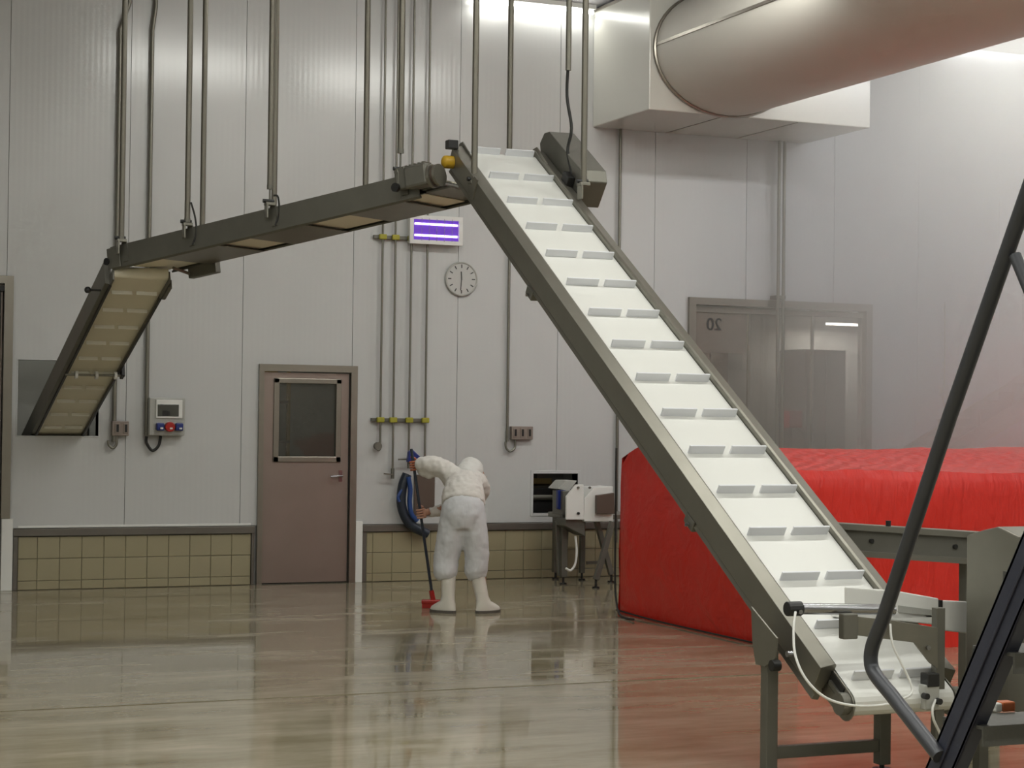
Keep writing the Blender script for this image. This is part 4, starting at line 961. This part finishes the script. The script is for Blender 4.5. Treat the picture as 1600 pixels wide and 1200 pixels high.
# boots
def boot(ax, ay, toe, heel_up=0.0, lean=0.0):
    ank = lp(ax, ay, 0); tx = (px_r*toe[0]+px_d*toe[1]).normalized(); sx = tx.cross(Vector((0, 0, 1)))
    mb = MB(); rings = []
    def ring(c, r1, r2, n=14): return [c+tx*(r1*math.cos(2*math.pi*k/n))+sx*(r2*math.sin(2*math.pi*k/n)) for k in range(n)]
    prof = [(0, .31, .062, .062), (0, .22, .060, .058), (0, .14, .058, .052), (.005, .10, .066, .052), (.025, .075, .095, .052), (.045, .05, .118, .052), (.05, .03, .125, .052), (.05, .022, .124, .05)]
    for d_, z, a_, b_ in prof: rings.append(ring(ank+tx*d_+px_r*(lean*max(0, z-.08))+Vector((0, 0, z+heel_up)), a_, b_))
    for r in rings: mb.v += r
    n_ = 14
    for i in range(len(rings)-1):
        for k in range(n_): mb.f.append((i*n_+k, (i+1)*n_+k, (i+1)*n_+(k+1) % n_, i*n_+(k+1) % n_))
    mb.f.append(tuple(range(n_))); mb.f.append(tuple((len(rings)-1)*n_+k for k in range(n_))[::-1])
    b_ = mb.build('boot', 'boot', per, smooth=True)
    so = MB(); r0 = ring(ank+tx*.05+Vector((0, 0, .0+heel_up)), .130, .056); so.prism(r0, (0, 0, .022)); so.build('sole', 'sole', b_)
boot(-.145, .0, (-.75, .45)); boot(.150, .02, (.70, .55), 0.0, -.22)
# broom
t = thing('broom', tuple(BR), 'deck broom with dark handle and red brush head', 'broom')
MB().cyl(BR+Vector((0, 0, .02)), HT, .0125, 12).build('handle', 'hose_dark', t, smooth=True)
hc = BR.copy(); hc.z = 0
MB().obox(hc-px_r*.10-px_d*.04+Vector((0, 0, .035)), px_r*.20, px_d*.08, Vector((0, 0, .035))).build('brush_head', 'red_plastic', t, bevel=.008)
MB().obox(hc-px_r*.095-px_d*.035+Vector((0, 0, .001)), px_r*.19, px_d*.07, Vector((0, 0, .036))).build('bristles', 'red_plastic', t)
MB().cyl(hc+Vector((0, 0, .065)), BR+hd*.12, .022, 12).build('ferrule', 'red_plastic', t, smooth=True)

# ------------------------------------------------------------------ machinery at the lower end of the incline conveyor
YM = -10.42
fm = thing('feed_machine', (5.6, -10.4, 0), 'stainless feed machine cabinet beside the lower end of the incline conveyor', 'machine')
XF = atY(1510, 836, -10.50).x
prf = [atX(px_, py_, XF) for px_, py_ in ((1510, 836), (1536, 828), (1558, 823), (1572, 829), (1590, 838), (1625, 842))]
zb_ = atX(1510, 1095, XF).z
yb_, yf_ = prf[0].y, prf[-1].y
MB().prism([Vector((XF, yb_, zb_))]+prf+[Vector((XF, yf_, zb_))], (.85, 0, 0)).build('cabinet_body', 'steel', fm, bevel=.008)
for xx in (XF+.05, XF+.80):
    for yy in (yb_-.05, yf_+.05): MB().box((xx-.025, yy-.025, 0), (xx+.025, yy+.025, zb_)).build('leg', 'steel_dark', fm)
for f in (.35, .72): MB().box((XF-.010, yf_+.06, zb_+f*.7), (XF, yf_+.10, zb_+f*.7+.03)).build('catch', 'black', fm, bevel=.003)
# long feed bed behind (grey channel)
fb = thing('feed_bed', (5.9, -9.6, 0), 'grey steel channel bed running right in front of the red tarpaulin', 'conveyor bed')
g0, g1 = atY(1312, 818, -9.35), atY(1530, 832, -9.75)
dirv = (g1-g0); dirn = dirv.normalized()
MB().obox(g0, dirv*1.25, Vector((.03, .22, 0)), Vector((0, 0, -.03))).build('top_flange', 'steel', fb)
MB().obox(g0+Vector((0, .03, -.03)), dirv*1.25, Vector((0, .02, 0)), Vector((0, 0, -.105))).build('web', 'steel_dark', fb)
MB().obox(g0+Vector((0, 0, -.135)), dirv*1.25, Vector((.03, .22, 0)), Vector((0, 0, -.030))).build('bottom_flange', 'steel', fb)
for f in (.25, .85):
    o_ = g0+dirv*f; MB().cyl(o_+Vector((0, .03, -.08)), o_+Vector((0, .015, -.08)), .012, 10).build('bolt', 'black', fb)
for f in (1.02, 1.2):
    o_ = g0+dirv*f+Vector((0, .12, 0)); MB().box((o_.x-.03, o_.y-.03, 0), (o_.x+.03, o_.y+.03, o_.z-.16)).build('leg', 'steel_dark', fb)
o_ = g0+dirv*.40; MB().cyl(o_+Vector((0, .06, -.01)), o_+Vector((0, .06, .03)), .014, 10).build('adjuster', 'black', fb)
# white chute boards above the belt end
ch = thing('white_chute', (4.95, YM, .75), 'white plastic chute boards over the lower end of the incline belt', 'chute')
def board(pts, y, th, name, m='white_plastic', bev=.006): return MB().prism([atY(px_, py_, y) for px_, py_ in pts], (0, th, 0)).build(name, m, ch, bevel=bev)
board([(1322, 917), (1400, 923), (1467, 935), (1467, 977), (1400, 970), (1322, 962)], -10.36, .018, 'side_board')
board([(1471, 938), (1512, 940), (1512, 990), (1471, 985)], -10.36, .018, 'end_board')
board([(1404, 946), (1458, 953), (1458, 962), (1404, 957)], -10.365, .006, 'slot', 'grey_plastic', 0)
board([(1469, 938), (1473, 938), (1473, 986), (1469, 986)], -10.37, .03, 'joint_strip', 'black', 0)
MB().box((atY(1330, 940, -10.36).x, -10.36, .735), (atY(1510, 940, -10.36).x, -10.12, .75)).build('floor_board', 'white_plastic', ch)
# bracket arm, post, sensor rod, valve
sp = thing('sensor_stand', (5.15, -10.66, 0), 'stainless post with bracket arm carrying a sensor rod beside the belt end', 'sensor stand')
YS = -10.66
pt = atY(1471, 950, YS); pt0 = atY(1478, 1100, YS)
MB().box((pt.x-.025, YS, 0), (pt.x+.022, YS+.04, pt.z)).build('post', 'steel_dark', sp, bevel=.003)
MB().prism([atY(px_, py_, YS-.012) for px_, py_ in ((1337, 963), (1400, 970), (1466, 981), (1466, 1045), (1452, 1035), (1428, 1004), (1340, 993))], (0, .010, 0)).build('bracket_arm', 'steel', sp, bevel=.002)
a, b = atY(1316, 959, YS-.03), atY(1338, 998, YS-.03)
MB().box((a.x, YS-.045, b.z), (b.x, YS-.0, a.z)).build('clamp_block', 'steel_dark', sp, bevel=.006)
bq = atY(1449, 1012, YS-.015); MB().cyl(bq, bq+Vector((0, -.012, 0)), .010, 10).build('bolt', 'chrome', sp)
a, b = atY(1243, 951, YS+.02), atY(1396, 953, YS+.02)
rod = MB().cyl(a, b, .0245, 16).build('sensor_rod', 'chrome', sp, smooth=True)
MB().cyl(a+Vector((-.045, 0, 0)), a+Vector((.028, 0, 0)), .032, 14).build('sensor_head', 'black', rod, bevel=.004)
MB().cyl(a+Vector((.0, -.03, -.01)), a+Vector((0, -.045, -.01)), .010, 10).build('connector', 'chrome', rod)
a, b = atY(1446, 1052, YS-.04), atY(1464, 1072, YS-.04)
vb = MB().box((a.x, YS-.06, b.z), (b.x, YS, a.z)).build('regulator_cap', 'black', sp, bevel=.004)
a, b = atY(1443, 1070, YS-.04), atY(1465, 1108, YS-.04)
vb = MB().box((a.x, YS-.055, b.z), (b.x, YS, a.z)).build('regulator_body', 'grey_plastic', sp, bevel=.006)
for px_, py_ in ((1443, 1087), (1463, 1095)):
    bq = atY(px_, py_, YS-.05); MB().cyl(bq, bq+Vector((0, -.03, 0)), .014, 12).build('port', 'black', vb)
cb = thing('white_cable', (4.6, -10.7, .4), 'thin white cable drooping from the sensor rod round the belt end', 'cable')
cp = lambda x, y, Y: atY(x, y, Y)
MB().tube(smooth_path([cp(1243, 956, -10.70), cp(1240, 985, -10.74), cp(1243, 1025, -10.80), cp(1260, 1062, -10.86), cp(1290, 1090, -10.90), cp(1330, 1102, -10.92), cp(1375, 1102, -10.90), cp(1405, 1094, -10.84), cp(1425, 1075, -10.78), cp(1396, 1010, -10.72), cp(1391, 975, -10.68)], 8), .0055, 8).build('cable', 'white_plastic', cb, smooth=True)
cb = thing('white_hose', (5.15, -10.75, .3), 'short white air hose hanging from the regulator', 'hose')
MB().tube(smooth_path([cp(1462, 1093, -10.72), cp(1457, 1108, -10.74), cp(1459, 1125, -10.74), cp(1468, 1145, -10.72), cp(1472, 1165, -10.70)], 6), .006, 8).build('hose', 'white_plastic', cb, smooth=True)

# ------------------------------------------------------------------ near stair with handrail
SX = 2.60; SWD = .72
st = thing('steel_stair', (SX+.36, -13.9, 0), 'steep dark blue steel stair with round handrail close to the camera', 'stair')
sa, sb_ = atX(1489, 1150, SX), atX(1597, 893, SX)
sdir = (sb_-sa); sdir.x = 0; sdir.normalize()
sper = Vector((0, -sdir.z, sdir.y))               # towards the camera side and down
if sper.y > 0: sper = -sper
def sp_at(z): return sa+sdir*((z-sa.z)/sdir.z)
base, topp = sp_at(0.0), sp_at(3.2)
def stringer(x, sgn):
    a0 = Vector((x, base.y, 0)); L_ = (topp-base)
    mb = MB(); hw = .043
    mb.obox(a0-sper*hw, L_, sper*hw*2, Vector((sgn*.008, 0, 0)))
    mb.obox(a0-sper*hw, L_, sper*.010, Vector((sgn*.040, 0, 0)))
    mb.obox(a0+sper*(hw-.010), L_, sper*.010, Vector((sgn*.040, 0, 0)))
    mb.obox(a0-sper*.004, L_, sper*.008, Vector((-sgn*.006, 0, 0)))
    mb.build('stringer', 'navy', st, bevel=.002)
stringer(SX, 1); stringer(SX+SWD, -1)
tz = atX(1530, 1132, SX+.02).z; rise = .175
for k in range(-5, 12):
    z = tz+k*rise
    if z < .08 or z > 3.0: continue
    c = sp_at(z)
    tr_ = MB().box((SX+.01, c.y-.075, z-.008), (SX+SWD-.01, c.y+.075, z)).box((SX+.01, c.y-.075, z-.045), (SX+SWD-.01, c.y-.069, z-.008)).box((SX+.01, c.y+.069, z-.045), (SX+SWD-.01, c.y+.075, z-.008)).build('tread', 'tread', st)
def rail_side(x):
    r_pts = [atX(1474, 1182, SX), atX(1398, 1085, SX), atX(1372, 1052, SX), atX(1366, 1030, SX), atX(1370, 1005, SX), atX(1385, 968, SX), atX(1490, 650, SX), atX(1600, 335, SX)]
    d_ = (r_pts[-1]-r_pts[-2]); r_pts.append(r_pts[-1]+d_*2.6)
    path = [Vector((x, p.y, p.z)) for p in r_pts[:1]]+[Vector((x, p.y, p.z)) for p in smooth_path(r_pts[1:6], 5)]+[Vector((x, p.y, p.z)) for p in r_pts[6:]]
    MB().tube(path, .0175, 16).build('handrail', 'rail_paint', st, smooth=True)
    pr0 = atX(1592, 400, SX); e_ = sp_at(pr0.z-.35)
    MB().cyl((x, pr0.y, pr0.z), (x, e_.y, e_.z), .014, 12).build('rail_post', 'rail_paint', st, smooth=True)
rail_side(SX-.01); rail_side(SX+SWD+.01)
# packet left on a tread
ct = atZ(1568, 1112, tz)
t = thing('orange_packet', (ct.x, ct.y, tz), 'small orange and white packet lying on a stair tread', 'packet')
MB().box((ct.x-.010, ct.y-.012, tz+.001), (ct.x+.026, ct.y+.020, tz+.024)).build('wrapper', 'orange', t, bevel=.004)
MB().box((ct.x-.028, ct.y-.010, tz+.001), (ct.x-.010, ct.y+.018, tz+.022)).build('label_end', 'white_plastic', t, bevel=.004)
# ------------------------------------------------------------------ distant stair in the steam
YB = -1.3
bs_ = thing('far_stair', (12.9, YB, 0), 'faint steel stair rising to the right behind the steam', 'stair')
w0, w1 = atY(1492, 690, YB), atY(1600, 622, YB)
dv = (w1-w0); dv.y = 0; sl = dv.z/dv.x
xa = w0.x-w0.z/sl
for yy in (YB, YB+.7):
    MB().prism([Vector((max(xa, w0.x-1.2), yy, max(0, w0.z-1.2*sl))), Vector((w0.x+1.5, yy, w0.z+1.5*sl)), Vector((w0.x+1.5, yy, w0.z+1.5*sl-.26)), Vector((max(xa, w0.x-1.2)+.25, yy, max(0, w0.z-1.2*sl)-.0))], (0, .03, 0)).build('stringer', 'steel', bs_)
for k in range(14):
    x = w0.x-1.0+k*.19; z = w0.z+(x-w0.x)*sl-.10
    if z < .05 or x > XR-.35: continue
    MB().box((x, YB+.03, z-.03), (x+.21, YB+.70, z)).box((x+.19, YB+.03, z-.03), (x+.21, YB+.70, z+.17)).build('step', 'steel', bs_)
for k in range(4):
    x = w0.x-.1+k*.42; z = w0.z+(x-w0.x)*sl
    if x < XR-.1: MB().cyl((x, YB+.015, z-.05), (x, YB+.015, z+.14), .016, 8).build('baluster', 'steel', bs_)
t = thing('grey_post', (12.1, YB, 0), 'grey post standing at the foot of the faint far stair', 'post')
a = atY(1472, 655, YB); MB().box((a.x-.03, YB-.03, 0), (a.x+.03, YB+.03, a.z)).build('post', 'steel_dark', t); MB().box((a.x-.05, YB-.05, 0), (a.x+.05, YB+.05, .02)).build('foot', 'steel_dark', t)

# ------------------------------------------------------------------ steam drifting through the right of the hall
def steam():
    m = bpy.data.materials.new('steam'); m.use_nodes = True; N = m.node_tree.nodes; L = m.node_tree.links
    N.remove(N['Principled BSDF']); v = N.new('ShaderNodeVolumeScatter'); v.inputs['Color'].default_value = (1.0, 0.985, 0.90, 1); v.inputs['Anisotropy'].default_value = 0.1
    tc = N.new('ShaderNodeTexCoord'); sx = N.new('ShaderNodeSeparateXYZ'); L.new(tc.outputs['Object'], sx.inputs[0])
    r = N.new('ShaderNodeMapRange'); r.interpolation_type = 'SMOOTHSTEP'; r.inputs[1].default_value = -2.3; r.inputs[2].default_value = 1.5; r.inputs[3].default_value = 0.0; r.inputs[4].default_value = 0.42
    L.new(sx.outputs['X'], r.inputs[0])
    n = N.new('ShaderNodeTexNoise'); n.inputs['Scale'].default_value = 0.45; n.inputs['Detail'].default_value = 1; L.new(tc.outputs['Object'], n.inputs[0])
    r2 = N.new('ShaderNodeMapRange'); r2.inputs[1].default_value = .3; r2.inputs[2].default_value = .7; r2.inputs[3].default_value = .45; r2.inputs[4].default_value = 1.4; L.new(n.outputs['Fac'], r2.inputs[0])
    mu = N.new('ShaderNodeMath'); mu.operation = 'MULTIPLY'; L.new(r.outputs[0], mu.inputs[0]); L.new(r2.outputs[0], mu.inputs[1])
    L.new(mu.outputs[0], v.inputs['Density']); L.new(v.outputs[0], N['Material Output'].inputs['Volume'])
    o = MB().box((7.6, -11.0, .02), (XR-.02, -.02, ZC-.02)).build('steam', m)
    tag(o, 'warm pale steam drifting through the right half of the hall', 'steam', kind='stuff')
steam()
